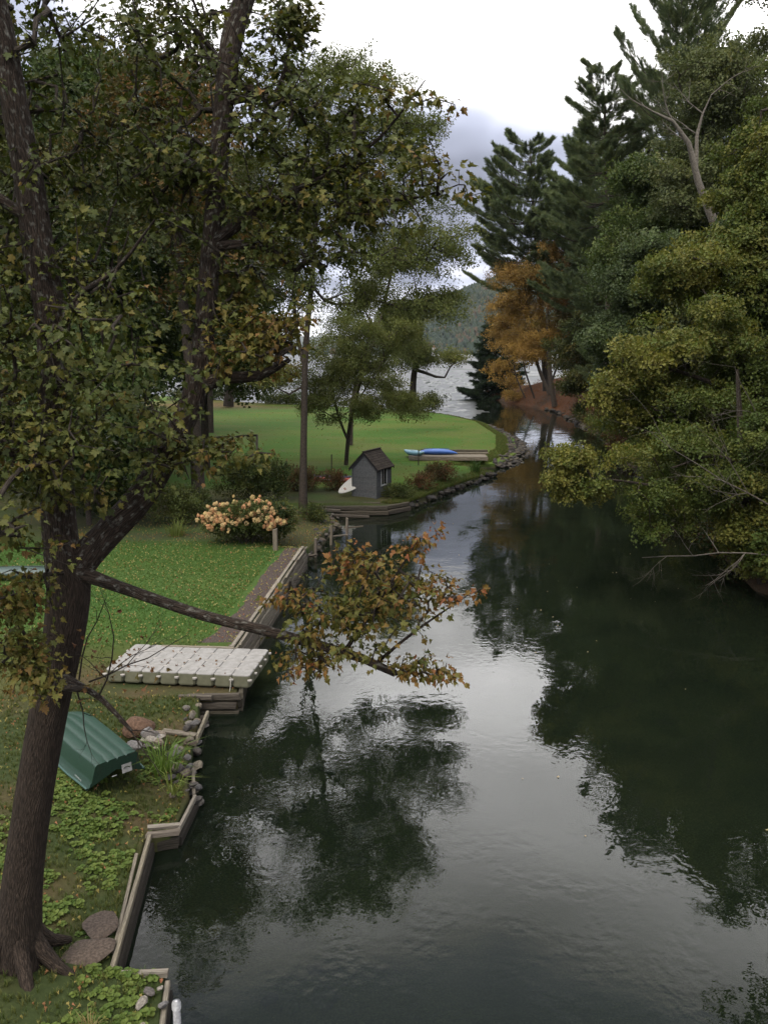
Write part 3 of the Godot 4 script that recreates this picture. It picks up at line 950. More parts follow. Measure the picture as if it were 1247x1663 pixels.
	# [centre, radii, twig ends, tone, leaves a twig, palette]
	var green := [
		[Vector3(-3.20, 12.40, -11.75), Vector3(1.7, 1.6, 1.5), 108, 0.15],
		[Vector3(-4.60, 12.00, -11.15), Vector3(1.5, 1.9, 1.4), 79, 0.2],
		[Vector3(-3.30, 10.30, -11.55), Vector3(1.55, 1.2, 1.3), 93, 0.22],
		[Vector3(-3.90, 9.00, -10.30), Vector3(1.5, 0.9, 1.2), 110, 0.35],
		[Vector3(-3.50, 8.00, -10.30), Vector3(1.5, 0.75, 1.1), 106, 0.4],
		[Vector3(-4.20, 7.20, -9.60), Vector3(0.9, 0.7, 0.8), 55, 0.5],
		[Vector3(-2.30, 7.85, -10.80), Vector3(0.95, 0.42, 0.7), 35, 0.55],
		[Vector3(-2.00, 9.40, -11.65), Vector3(0.75, 0.7, 0.7), 36, 0.45],
		[Vector3(-1.35, 9.15, -10.80), Vector3(0.5, 0.62, 0.5), 28, 0.75],
		[Vector3(-0.90, 11.50, -11.20), Vector3(1.25, 1.05, 0.9), 65, 0.25],
		[Vector3(-0.10, 11.10, -11.10), Vector3(0.85, 0.75, 0.7), 38, 0.35],
		[Vector3(-1.45, 10.60, -11.20), Vector3(0.9, 0.7, 0.8), 34, 0.3],
		[Vector3(0.35, 11.90, -11.00), Vector3(0.42, 0.45, 0.35), 9, 0.55],
		[Vector3(0.62, 10.95, -10.90), Vector3(0.42, 0.3, 0.35), 11, 0.6],
		[Vector3(-1.20, 12.60, -11.40), Vector3(0.4, 0.65, 0.4), 12, 0.35],
		[Vector3(-4.35, 6.05, -9.7), Vector3(0.42, 0.5, 0.5), 40, 0.7],
		[Vector3(-4.2, 5.35, -9.6), Vector3(0.36, 0.4, 0.4), 30, 0.72],
		[Vector3(-1.12, 13.05, -11.4), Vector3(0.3, 0.4, 0.3), 22, 0.4],
		[Vector3(-0.55, 11.90, -11.20), Vector3(0.75, 0.5, 0.6), 24, 0.3],
		[Vector3(-0.20, 10.60, -11.10), Vector3(0.75, 0.4, 0.6), 26, 0.35],
		[Vector3(-1.10, 11.00, -11.20), Vector3(0.8, 0.6, 0.7), 37, 0.2],
		[Vector3(-0.90, 10.20, -11.10), Vector3(0.7, 0.45, 0.6), 26, 0.35],
		[Vector3(-1.50, 11.90, -11.40), Vector3(0.7, 0.7, 0.6), 28, 0.2],
		[Vector3(-1.75, 9.90, -11.65), Vector3(0.55, 0.6, 0.6), 28, 0.5],
		[Vector3(-1.50, 9.00, -10.80), Vector3(0.55, 0.4, 0.5), 25, 0.85],
		[Vector3(-2.90, 13.00, -11.95), Vector3(1.3, 0.8, 1.0), 79, 0.2],
		[Vector3(-2.90, 11.30, -11.65), Vector3(1.0, 0.9, 1.0), 79, 0.2],
		[Vector3(-4.90, 9.80, -10.95), Vector3(0.9, 1.0, 1.0), 57, 0.35],
		[Vector3(-4.70, 8.40, -10.20), Vector3(0.8, 0.9, 1.0), 59, 0.45],
		[Vector3(-6.20, 8.00, -10.60), Vector3(1.4, 1.6, 1.4), 68, 0.4],
		[Vector3(-6.20, 11.40, -11.15), Vector3(1.5, 1.8, 1.6), 64, 0.3],
		[Vector3(-3.40, 14.60, -11.95), Vector3(2.4, 1.0, 2.0), 50, 0.2],
	]
	var turning := [[Vector3(-0.45, 5.75, -10.2), Vector3(0.78, 0.55, 0.6), 70, 0.3], [Vector3(0.15, 5.95, -10.1), Vector3(0.62, 0.62, 0.5), 50, 0.45], [Vector3(-0.9, 5.15, -10.05), Vector3(0.4, 0.22, 0.35), 16, 0.6], [Vector3(0.45, 5.2, -9.9), Vector3(0.34, 0.3, 0.3), 14, 0.5], [Vector3(0.85, 6.02, -10.0), Vector3(0.34, 0.26, 0.2), 8, 0.75], [Vector3(0.45, 6.72, -10.15), Vector3(0.24, 0.3, 0.2), 9, 0.8], [Vector3(-0.35, 6.4, -10.2), Vector3(0.45, 0.26, 0.3), 14, 0.6], [Vector3(0.62, 5.15, -9.9), Vector3(0.26, 0.18, 0.2), 6, 0.7], [Vector3(-1.1, 6.1, -10.2), Vector3(0.28, 0.26, 0.25), 8, 0.65]]
	var limb: Array = st[3]
	var spots := []
	for lb in green: lb[2] = int(lb[2] * 1.75)
	for lb in turning: lb[2] = int(lb[2] * 1.75)
	grow_maple(o, base, st, green, "maple", spots, 10, "trunk")
	grow_maple(o, base, [limb, [Vector4(-0.5, 5.32, -10.1, 0.03), Vector4(-0.1, 5.9, -10.15, 0.02), Vector4(0.42, 6.75, -10.15, 0.006)], [Vector4(-0.1, 5.2, -10.05, 0.025), Vector4(0.4, 5.65, -10.0, 0.016), Vector4(1.06, 6.12, -10.0, 0.005)], [Vector4(-0.8, 5.4, -10.15, 0.022), Vector4(-1.0, 5.8, -10.2, 0.014), Vector4(-1.15, 6.2, -10.2, 0.005)]], turning, "turning", spots, 8, "limb")
	for k in 46:
		var at := Vector3(-3.35, 5.15, -10.2) + rv() * Vector3(0.75, 0.7, 0.3) * pow(rf(), 0.4)
		spots.append([Transform3D(Basis.from_euler(Vector3(rf(-2, 2), rf(0, TAU), rf(-2, 2))) * Basis.from_scale(Vector3.ONE * rf(0.05, 0.09)), at - base), tinted([Color(0.10, 0.045, 0.028), Color(0.14, 0.07, 0.03), Color(0.1, 0.09, 0.03)]), true, 3])
	# the leaves that show largest stand as parts of their own, the rest as one mass
	var cam: Camera3D = get_node("camera")
	var inv := Transform3D(Basis(Vector3.RIGHT, deg_to_rad(PITCH)), EYE).affine_inverse()
	var t := tan(deg_to_rad(FOV / 2))
	var ranked := []
	for i in spots.size():
		var p: Vector3 = inv * (spots[i][0].origin + base)
		var inside := p.z < -1 and absf(p.y / -p.z) < t and absf(p.x / -p.z) < t * 0.75
		ranked.append([(spots[i][0].basis.y.length() / -p.z if inside else 0.0) + (0.002 if inside and spots[i][2] else 0.0), i])
	ranked.sort_custom(func(a, b): return a[0] > b[0])
	var xfs := [[], [], [], []]
	var cols := [PackedColorArray(), PackedColorArray(), PackedColorArray(), PackedColorArray()]
	var own := {}
	for r in ranked.size():
		var s: Array = spots[ranked[r][1]]
		var kind: int = s[3]
		if r < 300:
			var key := "%d/%d/%d" % [int(s[1].r * 40), int(s[1].g * 40), kind]
			if not own.has(key):
				var m: StandardMaterial3D = M.leaf.duplicate()
				m.albedo_color = s[1].linear_to_srgb()
				own[key] = m
			part("leaf", maple_leaves[kind], own[key], o, s[0])
		else:
			xfs[kind].append(s[0])
			cols[kind].append(s[1])
	for k in 4:
		if xfs[k].size(): multi("foliage", maple_leaves[k], M.leaf, o, xfs[k], cols[k])
	for k in 6:
		var an := k * 1.05 + rf(-0.2, 0.2)
		var out := Vector3(cos(an), 0, sin(an))
		var ra := Acc.new()
		tube(ra, [Vector3(-5.1, 1.15, -10.63) + out * 0.2, Vector3(-5.1, 0.78, -10.63) + out * 0.36, Vector3(-5.1, 0.56, -10.63) + out * 0.55, Vector3(-5.1, 0.36, -10.63) + out * 0.85], [0.1, 0.12, 0.095, 0.06], 8, Color.WHITE, true, 0.2)
		part("root", ra.mesh(), M.maple_bark, o, Transform3D(Basis(), -base))
	# bare shoots from the trunk
	var a := Acc.new()
	for s in [[Vector3(-3.9, 4.85, -10.4), Vector3(0.35, 1.0, 0.1), 1.5], [Vector3(-3.6, 4.7, -10.2), Vector3(0.6, 0.75, 0.1), 1.7], [Vector3(-3.95, 4.75, -10.4), Vector3(0.2, -0.9, 0.1), 0.9], [Vector3(-3.3, 4.45, -10.05), Vector3(0.5, -0.7, 0.2), 0.9], [Vector3(-3.7, 4.9, -10.2), Vector3(0.9, 0.55, 0.2), 1.6]]:
		bare_branch(a, s[0], s[1], s[2], 0.013, 2, 0.5)
	part("shoot", a.mesh(), M.bark, o, Transform3D(Basis(), -base))
func grow_maple(o: Node3D, base: Vector3, st: Array, lobes: Array, pal: String, spots: Array, per: int, called: String) -> void:
	var stems := []
	for s in st: stems.append(smooth_path(s, 0.22))
	var sk := skeleton(stems, lobes, 0.0052, 0.5, 0.62, 0.7)
	part("twigs", sk.mesh.mesh(), M.bark, o, Transform3D(Basis(), -base)).set_meta("kind", "stuff")
	for i in stems.size():
		if called == "trunk" and i == 3: continue
		var a := Acc.new()
		var ps := []
		var rs := []
		for q: Vector4 in stems[i]:
			ps.append(Vector3(q.x, q.y, q.z))
			rs.append(q.w)
		tube(a, ps, rs, 14 if i < 3 else 9, Color.WHITE, true, 0.13)
		part("trunk" if i == 0 and called == "trunk" else "limb", a.mesh(), M.maple_bark if i == 0 and called == "trunk" else M.limb_bark, o, Transform3D(Basis(), -base))
	for k in sk.ends.size():
		var e: int = sk.ends[k]
		var p: Vector3 = sk.pos[e]
		var q: Vector3 = sk.pos[sk.par[e]]
		var tone: float = clampf(sk.tone[k] + rf(-0.2, 0.2), 0, 1)
		for s in per:
			var f := rf(-0.15, 1.0)
			var out := rv()
			out.y *= 0.5
			var at := q.lerp(p, clampf(1.0 - f * 0.6, 0, 1)) if p.distance_to(q) < 0.8 else p - (p - q).normalized() * f * 0.4
			at += out * rf(0.04, 0.2)
			var dir := (out * 0.9 + (p - q).normalized() * 0.5 + Vector3(0, -0.45, 0)).normalized()
			var nrm := (Vector3(0, 1, 0) + rv() * 0.75 + Vector3(0, 0, 0.25)).normalized()
			var x := dir.cross(nrm).normalized()
			if x.length() < 0.1: continue
			var sz := lerpf(0.045, 0.122, pow(rf(), 1.2)) * (0.88 if pal == "turning" else 1.0)
			var b := Basis(x, dir, x.cross(dir)) * Basis.from_scale(Vector3.ONE * sz)
			var tt := clampf(tone + rf(-0.2, 0.2), 0, 1)
			var c := tinted(PAL[pal], tt * (0.8 if rf() < 0.93 else 1.25))
			var kind := 0
			if pal == "turning": kind = [1, 2, 3, 2][rng.randi() % 4]
			else: kind = [0, 0, 1, 2][rng.randi() % 4] if tt < 0.7 else [1, 2, 3][rng.randi() % 3]
			spots.append([Transform3D(b, at - base), c, pal == "turning", kind])

func auto_tree(called: String, label: String, at: Vector3, h: float, w: float, low: float, pal: String, tone: float, opts := {}, group := "") -> void:
	var lean := Vector3(rf(-1, 1), 0, rf(-1, 1)) * h * 0.04
	var s := h / 22.0
	var stems := [[Vector4(at.x, at.y - 0.2, at.z, 0.32 * s), Vector4(at.x + lean.x * 0.3, at.y + h * 0.3, at.z + lean.z * 0.3, 0.26 * s), Vector4(at.x + lean.x, at.y + h * 0.6, at.z + lean.z, 0.18 * s), Vector4(at.x + lean.x, at.y + h * 0.95, at.z + lean.z, 0.04)]]
	for k in 3:
		var an := rf(0, TAU)
		var o := Vector3(cos(an), 0, sin(an)) * w
		var b := at + lean * 0.5 + Vector3(0, h * (low + 0.06 + 0.1 * k), 0)
		stems.append([Vector4(b.x, b.y, b.z, 0.12 * s), Vector4(b.x + o.x * 0.4, b.y + h * 0.08, b.z + o.z * 0.4, 0.08 * s), Vector4(b.x + o.x * 0.75, b.y + h * 0.18, b.z + o.z * 0.75, 0.03)])
	var lobes := []
	var n: int = opts.get("lobes", 8)
	for k in n:
		var u := (k + 0.5) / n
		var an := k * 2.4 + rf(-0.4, 0.4)
		var ring := w * (0.72 if u < 0.85 else 0.15) * sin(PI * clampf(u * 0.85 + 0.2, 0, 1))
		lobes.append([at + lean + Vector3(cos(an) * ring, h * lerpf(low + 0.05, 0.93, u), sin(an) * ring), Vector3(w * 0.52, h * 0.11, w * 0.52) * rf(0.8, 1.2), opts.get("ends", 26), clampf(tone + rf(-0.2, 0.2), 0, 1)])
	var d := {"stems": stems, "lobes": lobes, "palette": PAL[pal], "sprig": opts.get("sprig", "broad"), "per": opts.get("per", 8), "spread": opts.get("spread", 1.2), "size": opts.get("size", 1.5), "tip": 0.017, "sides": 7}
	tree(called, label, "tree", d, group)

func shrub(called: String, label: String, at: Vector3, r: Vector3, n: int, pal: String, opts := {}) -> Node3D:
	var o := thing(called, label, opts.get("category", "shrub"), at, 0.0, opts.get("group", ""))
	var a := Acc.new()
	var xfs := []
	var cols := PackedColorArray()
	var lumps := []
	for k in 9: lumps.append([rv() * Vector3(r.x * 0.62, r.y * 0.3, r.z * 0.62) + Vector3(0, r.y * rf(0.7, 1.15), 0), rf(0.35, 0.6), rf()])
	for k in 11:
		var e := rv() * r * 0.8
		e.y = absf(e.y) + r.y * 0.7
		tube(a, [Vector3(e.x * 0.15, -0.1, e.z * 0.15), e * Vector3(0.5, 0.55, 0.5), e], [0.022, 0.015, 0.006], 4, Color.WHITE, false)
	for k in n:
		var l: Array = lumps[rng.randi() % lumps.size()]
		var d := rv()
		var p: Vector3 = l[0] + d * r * l[1] * pow(rf(), 0.4)
		if p.y < 0.05: p.y = rf(0.05, r.y * 0.5)
		xfs.append(Transform3D(basis_along(d + Vector3(0, 0.5, 0), rf(0, TAU), opts.get("size", 1.0) * rf(0.7, 1.3)), p))
		cols.append(tinted(PAL[pal], clampf(l[2], 0.1, 0.9)))
	part("stems", a.mesh(), M.bark, o)
	multi("foliage", sprigs[opts.get("sprig", "shrub")], M.leaf, o, xfs, cols)
	return o
func clump(called: String, label: String, at: Vector3, n: int, h: float, lean: float, thick: float, col: Color) -> Node3D:
	var o := thing(called, label, "grass clump", at)
	var m := tuft_of_grass(rng.randi() % 999, n, h, thick, lean)
	var mat: StandardMaterial3D = M.grass.duplicate()
	mat.albedo_color = col.linear_to_srgb()
	part("blades", m, mat, o).set_meta("kind", "stuff")
	return o
func stones(called: String, label: String, spots: Array, part_name := "stone", dark := 1.0) -> Node3D:
	var c := Vector3.ZERO
	for s in spots: c += s[0]
	c /= spots.size()
	var o := thing(called, label, "stones", Vector3(c.x, 0, c.z))
	var mats := []
	for k in 5:
		var m: StandardMaterial3D = M.rock.duplicate()
		m.albedo_color = [Color(0.95, 0.93, 0.9), Color(0.8, 0.8, 0.82), Color(1, 0.96, 0.88), Color(0.68, 0.66, 0.66), Color(0.88, 0.82, 0.76)][k]
		m.albedo_color = Color(m.albedo_color.r * dark, m.albedo_color.g * dark, m.albedo_color.b * dark)
		mats.append(m)
	for s in spots:
		var b := Basis.from_euler(Vector3(rf(-0.35, 0.35), rf(0, TAU), rf(-0.35, 0.35))) * Basis.from_scale(Vector3(s[1] * rf(0.8, 1.3), s[1] * rf(0.75, 1.15), s[1] * rf(0.75, 1.1)))
		part(part_name, rocks[rng.randi() % rocks.size()], mats[rng.randi() % 5], o, Transform3D(b, s[0] - o.position))
	return o

func loft(rings: Array, col := Color.WHITE, closed := true) -> Acc:
	var a := Acc.new()
	var n: int = rings[0].size()
	for r in rings:
		for p in r: a.vert(p, Vector3.ZERO, col)
	for i in rings.size() - 1:
		for k in (n if closed else n - 1):
			a.quad(i * n + k, i * n + (k + 1) % n, (i + 1) * n + (k + 1) % n, (i + 1) * n + k)
	for t in range(0, a.ix.size(), 3):
		var nn := (a.v[a.ix[t + 2]] - a.v[a.ix[t]]).cross(a.v[a.ix[t + 1]] - a.v[a.ix[t]])
		for k in 3: a.n[a.ix[t + k]] += nn
	for i in a.n.size(): a.n[i] = a.n[i].normalized() if a.n[i].length() > 1e-9 else Vector3.UP
	return a

# ---------- things on the near bank ----------
func float_block() -> ArrayMesh:
	# a moulded float: eight-sided, rounded shoulders, moulded panel on top
	var a := Acc.new()
	var prof := [[0.0, 0.222], [0.04, 0.236], [0.27, 0.236], [0.305, 0.2355], [0.325, 0.231], [0.334, 0.222], [0.336, 0.16], [0.3365, 0.01]]
	var stain_and_shade := Color(0.15, 0.15, 0.105)  # algae olive on the sides, deepened by shading put into the colour
	var rings := []
	for pr in prof:
		var r := []
		var w: float = pr[1]
		var c := 0.055 if w > 0.1 else 0.003
		for k in 4:
			var u := [Vector2(1, -1), Vector2(1, 1), Vector2(-1, 1), Vector2(-1, -1)][k] as Vector2
			var along_first := k % 2 == 0
			var p := Vector2(u.x * w, u.y * w)
			var q1 := p - Vector2(u.x * c, 0)
			var q2 := p - Vector2(0, u.y * c)
			r.append_array([q1, q2] if along_first else [q2, q1])
		rings.append(r)
	for i in prof.size() - 1:
		for k in 8:
			var p: Vector2 = rings[i][k]
			var q: Vector2 = rings[i][(k + 1) % 8]
			var p2: Vector2 = rings[i + 1][k]
			var q2: Vector2 = rings[i + 1][(k + 1) % 8]
			var col := stain_and_shade if i < 3 else Color(0.285, 0.276, 0.270)
			a.fquad(Vector3(p.x, prof[i][0], p.y), Vector3(p2.x, prof[i + 1][0], p2.y), Vector3(q2.x, prof[i + 1][0], q2.y), Vector3(q.x, prof[i][0], q.y), col)
	return a.mesh()
func dock() -> void:
	var o := thing("floating_dock", "pale grey floating dock of plastic blocks lying across the timber bank", "dock", Vector3(-5.2, 0.53, -21.85), -0.118)
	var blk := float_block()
	var a := Acc.new()
	for k in 10:
		var t := TAU * k / 10
		var t2 := TAU * (k + 1) / 10
		a.ftri(Vector3(0, 0.02, 0), Vector3(cos(t2) * 0.06, 0.016, sin(t2) * 0.06), Vector3(cos(t) * 0.06, 0.016, sin(t) * 0.06), Color(0.34, 0.32, 0.30))
		a.fquad(Vector3(cos(t) * 0.06, -0.02, sin(t) * 0.06), Vector3(cos(t) * 0.06, 0.016, sin(t) * 0.06), Vector3(cos(t2) * 0.06, 0.016, sin(t2) * 0.06), Vector3(cos(t2) * 0.06, -0.02, sin(t2) * 0.06), Color(0.28, 0.27, 0.24))
	var lug := a.mesh()
	for i in 8:
		for k in 4:
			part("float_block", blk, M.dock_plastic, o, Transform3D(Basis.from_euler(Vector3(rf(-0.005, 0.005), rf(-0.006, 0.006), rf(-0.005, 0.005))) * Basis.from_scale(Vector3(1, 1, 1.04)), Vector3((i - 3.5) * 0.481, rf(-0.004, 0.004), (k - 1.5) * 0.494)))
	for i in 9:
		for k in 5:
			part("connecting_lug", lug, M.dock_plastic, o, Transform3D(Basis(), Vector3((i - 4) * 0.481, 0.21 if k == 4 or k == 0 or i == 8 else 0.305, (k - 2) * 0.5)))
	var rope := Acc.new()
	tube(rope, [Vector3(1.44, 0.3, 1.04), Vector3(1.45, 0.1, 1.1), Vector3(1.41, -0.15, 1.12), Vector3(1.4, -0.42, 1.08)], [0.012, 0.012, 0.012, 0.012], 6, Color(0.5, 0.48, 0.42))
	tag(part("mooring_rope", rope.mesh(), M.plain, o), "pale rope hanging from the dock edge")
	var lx := []
	var lc := PackedColorArray()
	for k in 34:
		var p := o.transform * Vector3(-1.9 + 3.2 * pow(rf(), 2.0), 0.35, rf(-0.5, 0.95))
		lx.append(Transform3D(Basis.from_euler(Vector3(-PI / 2 + rf(-0.4, 0.4), rf(0, TAU), rf(-0.3, 0.3))) * Basis.from_scale(Vector3.ONE * rf(0.06, 0.1)), p))
		lc.append(Color(0.11, 0.05, 0.03) if k % 3 else Color(0.17, 0.09, 0.035))
	tag(multi("dock_leaves", maple_leaves[3], M.leaf, self, lx, lc), "brown curled leaves scattered on the pale floating dock", "leaves", "", "stuff")
	# crib of timbers under it
	var c := thing("timber_crib", "dark timber crib holding bark and leaves under the floating dock", "retaining wall", Vector3(-4.2, 0, -20.4))
	plank(c, Vector3(-4.95, 0.42, -20.33), Vector3(-3.62, 0.42, -20.37), 0.17, 0.14, 0.42)
	plank(c, Vector3(-4.75, 0.2, -20.3), Vector3(-3.72, 0.2, -20.34), 0.18, 0.15, 0.34)
	plank(c, Vector3(-4.7, -0.02, -20.3), Vector3(-3.66, -0.02, -20.36), 0.18, 0.15, 0.3)
	plank(c, Vector3(-3.62, 0.41, -20.45), Vector3(-3.78, 0.41, -22.5), 0.17, 0.13, 0.4)
	plank(c, Vector3(-3.64, 0.19, -20.45), Vector3(-3.8, 0.19, -22.5), 0.17, 0.13, 0.36)
	plank(c, Vector3(-3.64, -0.03, -20.45), Vector3(-3.8, -0.03, -22.5), 0.18, 0.13, 0.3)
	plank(c, Vector3(-5.15, 0.44, -20.28), Vector3(-4.3, 0.45, -20.22), 0.12, 0.1, 0.5)
func seawall() -> void:
	var p := Vector3(-4.12, 0, -22.76)
	var q := Vector3(-3.30, 0, -35.16)
	var d := (q - p).normalized()
	var w := thing("timber_seawall", "long weathered timber seawall with split top boards along the mulch strip", "retaining wall", p)
	var L := p.distance_to(q)
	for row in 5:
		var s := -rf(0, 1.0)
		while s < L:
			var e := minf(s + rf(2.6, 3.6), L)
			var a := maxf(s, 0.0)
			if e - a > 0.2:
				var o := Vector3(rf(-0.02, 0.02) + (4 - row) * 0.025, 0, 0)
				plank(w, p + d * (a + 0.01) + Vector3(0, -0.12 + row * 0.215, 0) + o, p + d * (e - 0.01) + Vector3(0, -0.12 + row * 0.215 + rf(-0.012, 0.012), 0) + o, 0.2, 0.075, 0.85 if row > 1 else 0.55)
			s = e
	var s2 := 0.0
	while s2 < L:
		var e := minf(s2 + rf(1.9, 2.9), L)
		plank(w, p + d * s2 + Vector3(-0.11, 0.875, 0), p + d * (e - 0.02) + Vector3(-0.11 + rf(-0.03, 0.03), 0.875 + rf(-0.02, 0.02), 0), 0.06, rf(0.1, 0.14), 1.15, 0.0, "cap_board")
		if rf() < 0.8: plank(w, p + d * (s2 + 0.3) + Vector3(0.06, 0.86, 0), p + d * (e - 0.4) + Vector3(0.06, 0.86 + rf(-0.03, 0.02), 0), 0.05, 0.06, 1.2, rf(-0.3, 0.3), "cap_board")
		s2 = e
	for k in 7:
		var c := p + d * (0.3 + k * 2.0)
		plank(w, c + Vector3(-0.2, -0.6, 0), c + Vector3(-0.2, 0.8, 0.001), 0.14, 0.14, 0.6, 0.0, "post")
	for k in 3: plank(w, p + Vector3(-0.03, 0.86 - k * 0.2, 0.06), p + Vector3(-2.1, 0.84 - k * 0.2, -0.14), 0.18 if k else 0.07, 0.07 if k else 0.13, 1.0)
	# nearer pieces of the same edge
	var b := thing("timber_bulkhead", "low splintered timber edge in the nearest left foreground, stepping along the water", "retaining wall", Vector3(-3.8, 0, -12))
	plank(b, Vector3(-3.86, 0.33, -10.75), Vector3(-4.24, 0.33, -14.17), 0.1, 0.075, 1.1)
	plank(b, Vector3(-3.96, 0.31, -11.16), Vector3(-4.32, 0.34, -13.62), 0.07, 0.06, 0.95, 0.16)
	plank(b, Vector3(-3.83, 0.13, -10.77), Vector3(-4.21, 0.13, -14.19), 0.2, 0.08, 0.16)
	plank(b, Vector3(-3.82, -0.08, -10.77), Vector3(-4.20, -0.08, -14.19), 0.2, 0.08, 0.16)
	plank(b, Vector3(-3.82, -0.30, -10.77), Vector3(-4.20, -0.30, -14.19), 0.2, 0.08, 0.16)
	plank(b, Vector3(-3.91, 0.32, -10.69), Vector3(-3.05, 0.34, -10.71), 0.11, 0.09, 1.05)
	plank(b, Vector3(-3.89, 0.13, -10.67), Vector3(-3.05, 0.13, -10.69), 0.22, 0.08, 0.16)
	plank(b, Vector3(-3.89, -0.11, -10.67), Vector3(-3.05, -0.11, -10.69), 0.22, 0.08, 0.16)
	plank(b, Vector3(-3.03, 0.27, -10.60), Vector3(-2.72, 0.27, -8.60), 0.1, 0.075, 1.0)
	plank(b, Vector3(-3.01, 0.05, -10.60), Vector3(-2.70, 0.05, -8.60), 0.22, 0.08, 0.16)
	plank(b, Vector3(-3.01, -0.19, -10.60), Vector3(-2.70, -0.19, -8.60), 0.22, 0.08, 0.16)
	plank(b, Vector3(-4.32, 0.32, -14.25), Vector3(-3.75, 0.30, -14.40), 0.1, 0.12, 0.95)
	plank(b, Vector3(-4.30, 0.43, -14.32), Vector3(-3.79, 0.39, -14.47), 0.07, 0.1, 1.1, 0.25)
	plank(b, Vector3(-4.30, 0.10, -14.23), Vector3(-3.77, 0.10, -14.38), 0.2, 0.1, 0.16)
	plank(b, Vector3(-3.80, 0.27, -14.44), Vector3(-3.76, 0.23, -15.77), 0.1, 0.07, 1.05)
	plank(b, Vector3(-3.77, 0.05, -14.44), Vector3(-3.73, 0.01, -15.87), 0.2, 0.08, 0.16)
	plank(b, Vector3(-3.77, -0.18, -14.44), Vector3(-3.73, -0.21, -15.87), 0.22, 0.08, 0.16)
	plank(b, Vector3(-3.81, 0.19, -15.87), Vector3(-4.10, 0.13, -17.10), 0.1, 0.07, 0.9)
	plank(b, Vector3(-4.30, 0.19, -18.43), Vector3(-4.34, 0.19, -19.87), 0.16, 0.07, 0.9)
	plank(b, Vector3(-5.12, 0.33, -18.59), Vector3(-4.35, 0.27, -18.48), 0.05, 0.2, 0.75)
	var sp := []
	for k in 34:
		var zz := rf(-19.9, -15.5)
		sp.append([Vector3(along(LEFT, zz, 1) - rf(-0.12, 0.42), rf(0.24, 0.42), zz), rf(0.06, 0.15)])
	for k in 16:
		var zz := rf(-20.0, -15.5)
		sp.append([Vector3(along(LEFT, zz, 1) + rf(0.0, 0.2), rf(-0.15, 0.15), zz), rf(0.1, 0.2)])
	stones("stone_edging", "loose pale stones and rubble edging the bank below the dock", sp, "stone", 0.78)
	sp = []
	for k in 9: sp.append([Vector3(rf(-3.25, -2.95), 0.38, rf(-10.4, -9.1)), rf(0.05, 0.1)])
	stones("stone_edging", "few small pebbles inside the lowest timber corner by the white pipe", sp)
	sp = []
	for k in 90:
		var zz := rf(-22, -10)
		sp.append([Vector3(along(LEFT, zz, 1) + pow(rf(), 1.3) * 3.2 + 0.2, 0, zz), rf(0.08, 0.24)])
	for s in sp: s[0].y = -minf(0.45 + 0.24 * (s[0].x - along(LEFT, s[0].z, 1)), 2.9) + 0.02
	stones("sunken_stones", "stones lying on the river bed near the left bank", sp, "stone", 0.55)
	var wet: StandardMaterial3D = M.rock.duplicate()
	wet.albedo_color = Color(0.6, 0.57, 0.47)
	var slab := part("sunken_slab", rock_mesh(411, 0.16, 0.3, 2), wet, self, Transform3D(Basis.from_euler(Vector3(0.05, 0.5, 0.04)) * Basis.from_scale(Vector3(0.52, 0.6, 0.42)), Vector3(-3.02, -0.44, -12.5)))
	tag(slab, "flat pointed slab lying under shallow water by the near timber", "stone")
	for k in 2:
		var m: StandardMaterial3D = M.rock.duplicate()
		m.albedo_color = Color(0.62, 0.56, 0.52)
		var f := part("flat_stone", rock_mesh(420 + k, 0.22, 0.2, 2), m, self, Transform3D(Basis(Vector3.UP, 0.5 + k) * Basis.from_scale(Vector3(0.42 - 0.08 * k, 0.3, 0.34 - 0.06 * k)), Vector3(-4.3 - 0.02 * k, 0.4, -11.1 - 0.56 * k)))
		tag(f, ["larger brown flat stone at the corner of the near timber edge", "smaller brown flat stone among round leaves behind the larger one"][k], "stone")
	var pipe := thing("standpipe", "white capped plastic pipe standing in the water at the bottom edge", "pipe", Vector3(-2.72, -0.62, -9.86))
	var a := Acc.new()
	tube(a, [Vector3(0, 0, 0), Vector3(0, 1.18, 0)], [0.05, 0.05], 16, Color(0.55, 0.56, 0.58), false)
	part("tube", a.mesh(), M.plastic, pipe)
	a = Acc.new()
	tube(a, [Vector3(0, 1.12, 0), Vector3(0, 1.2, 0), Vector3(0, 1.225, 0), Vector3(0, 1.235, 0)], [0.06, 0.06, 0.052, 0.03], 16, Color(0.72, 0.73, 0.75))
	part("cap", a.mesh(), M.plastic, pipe)
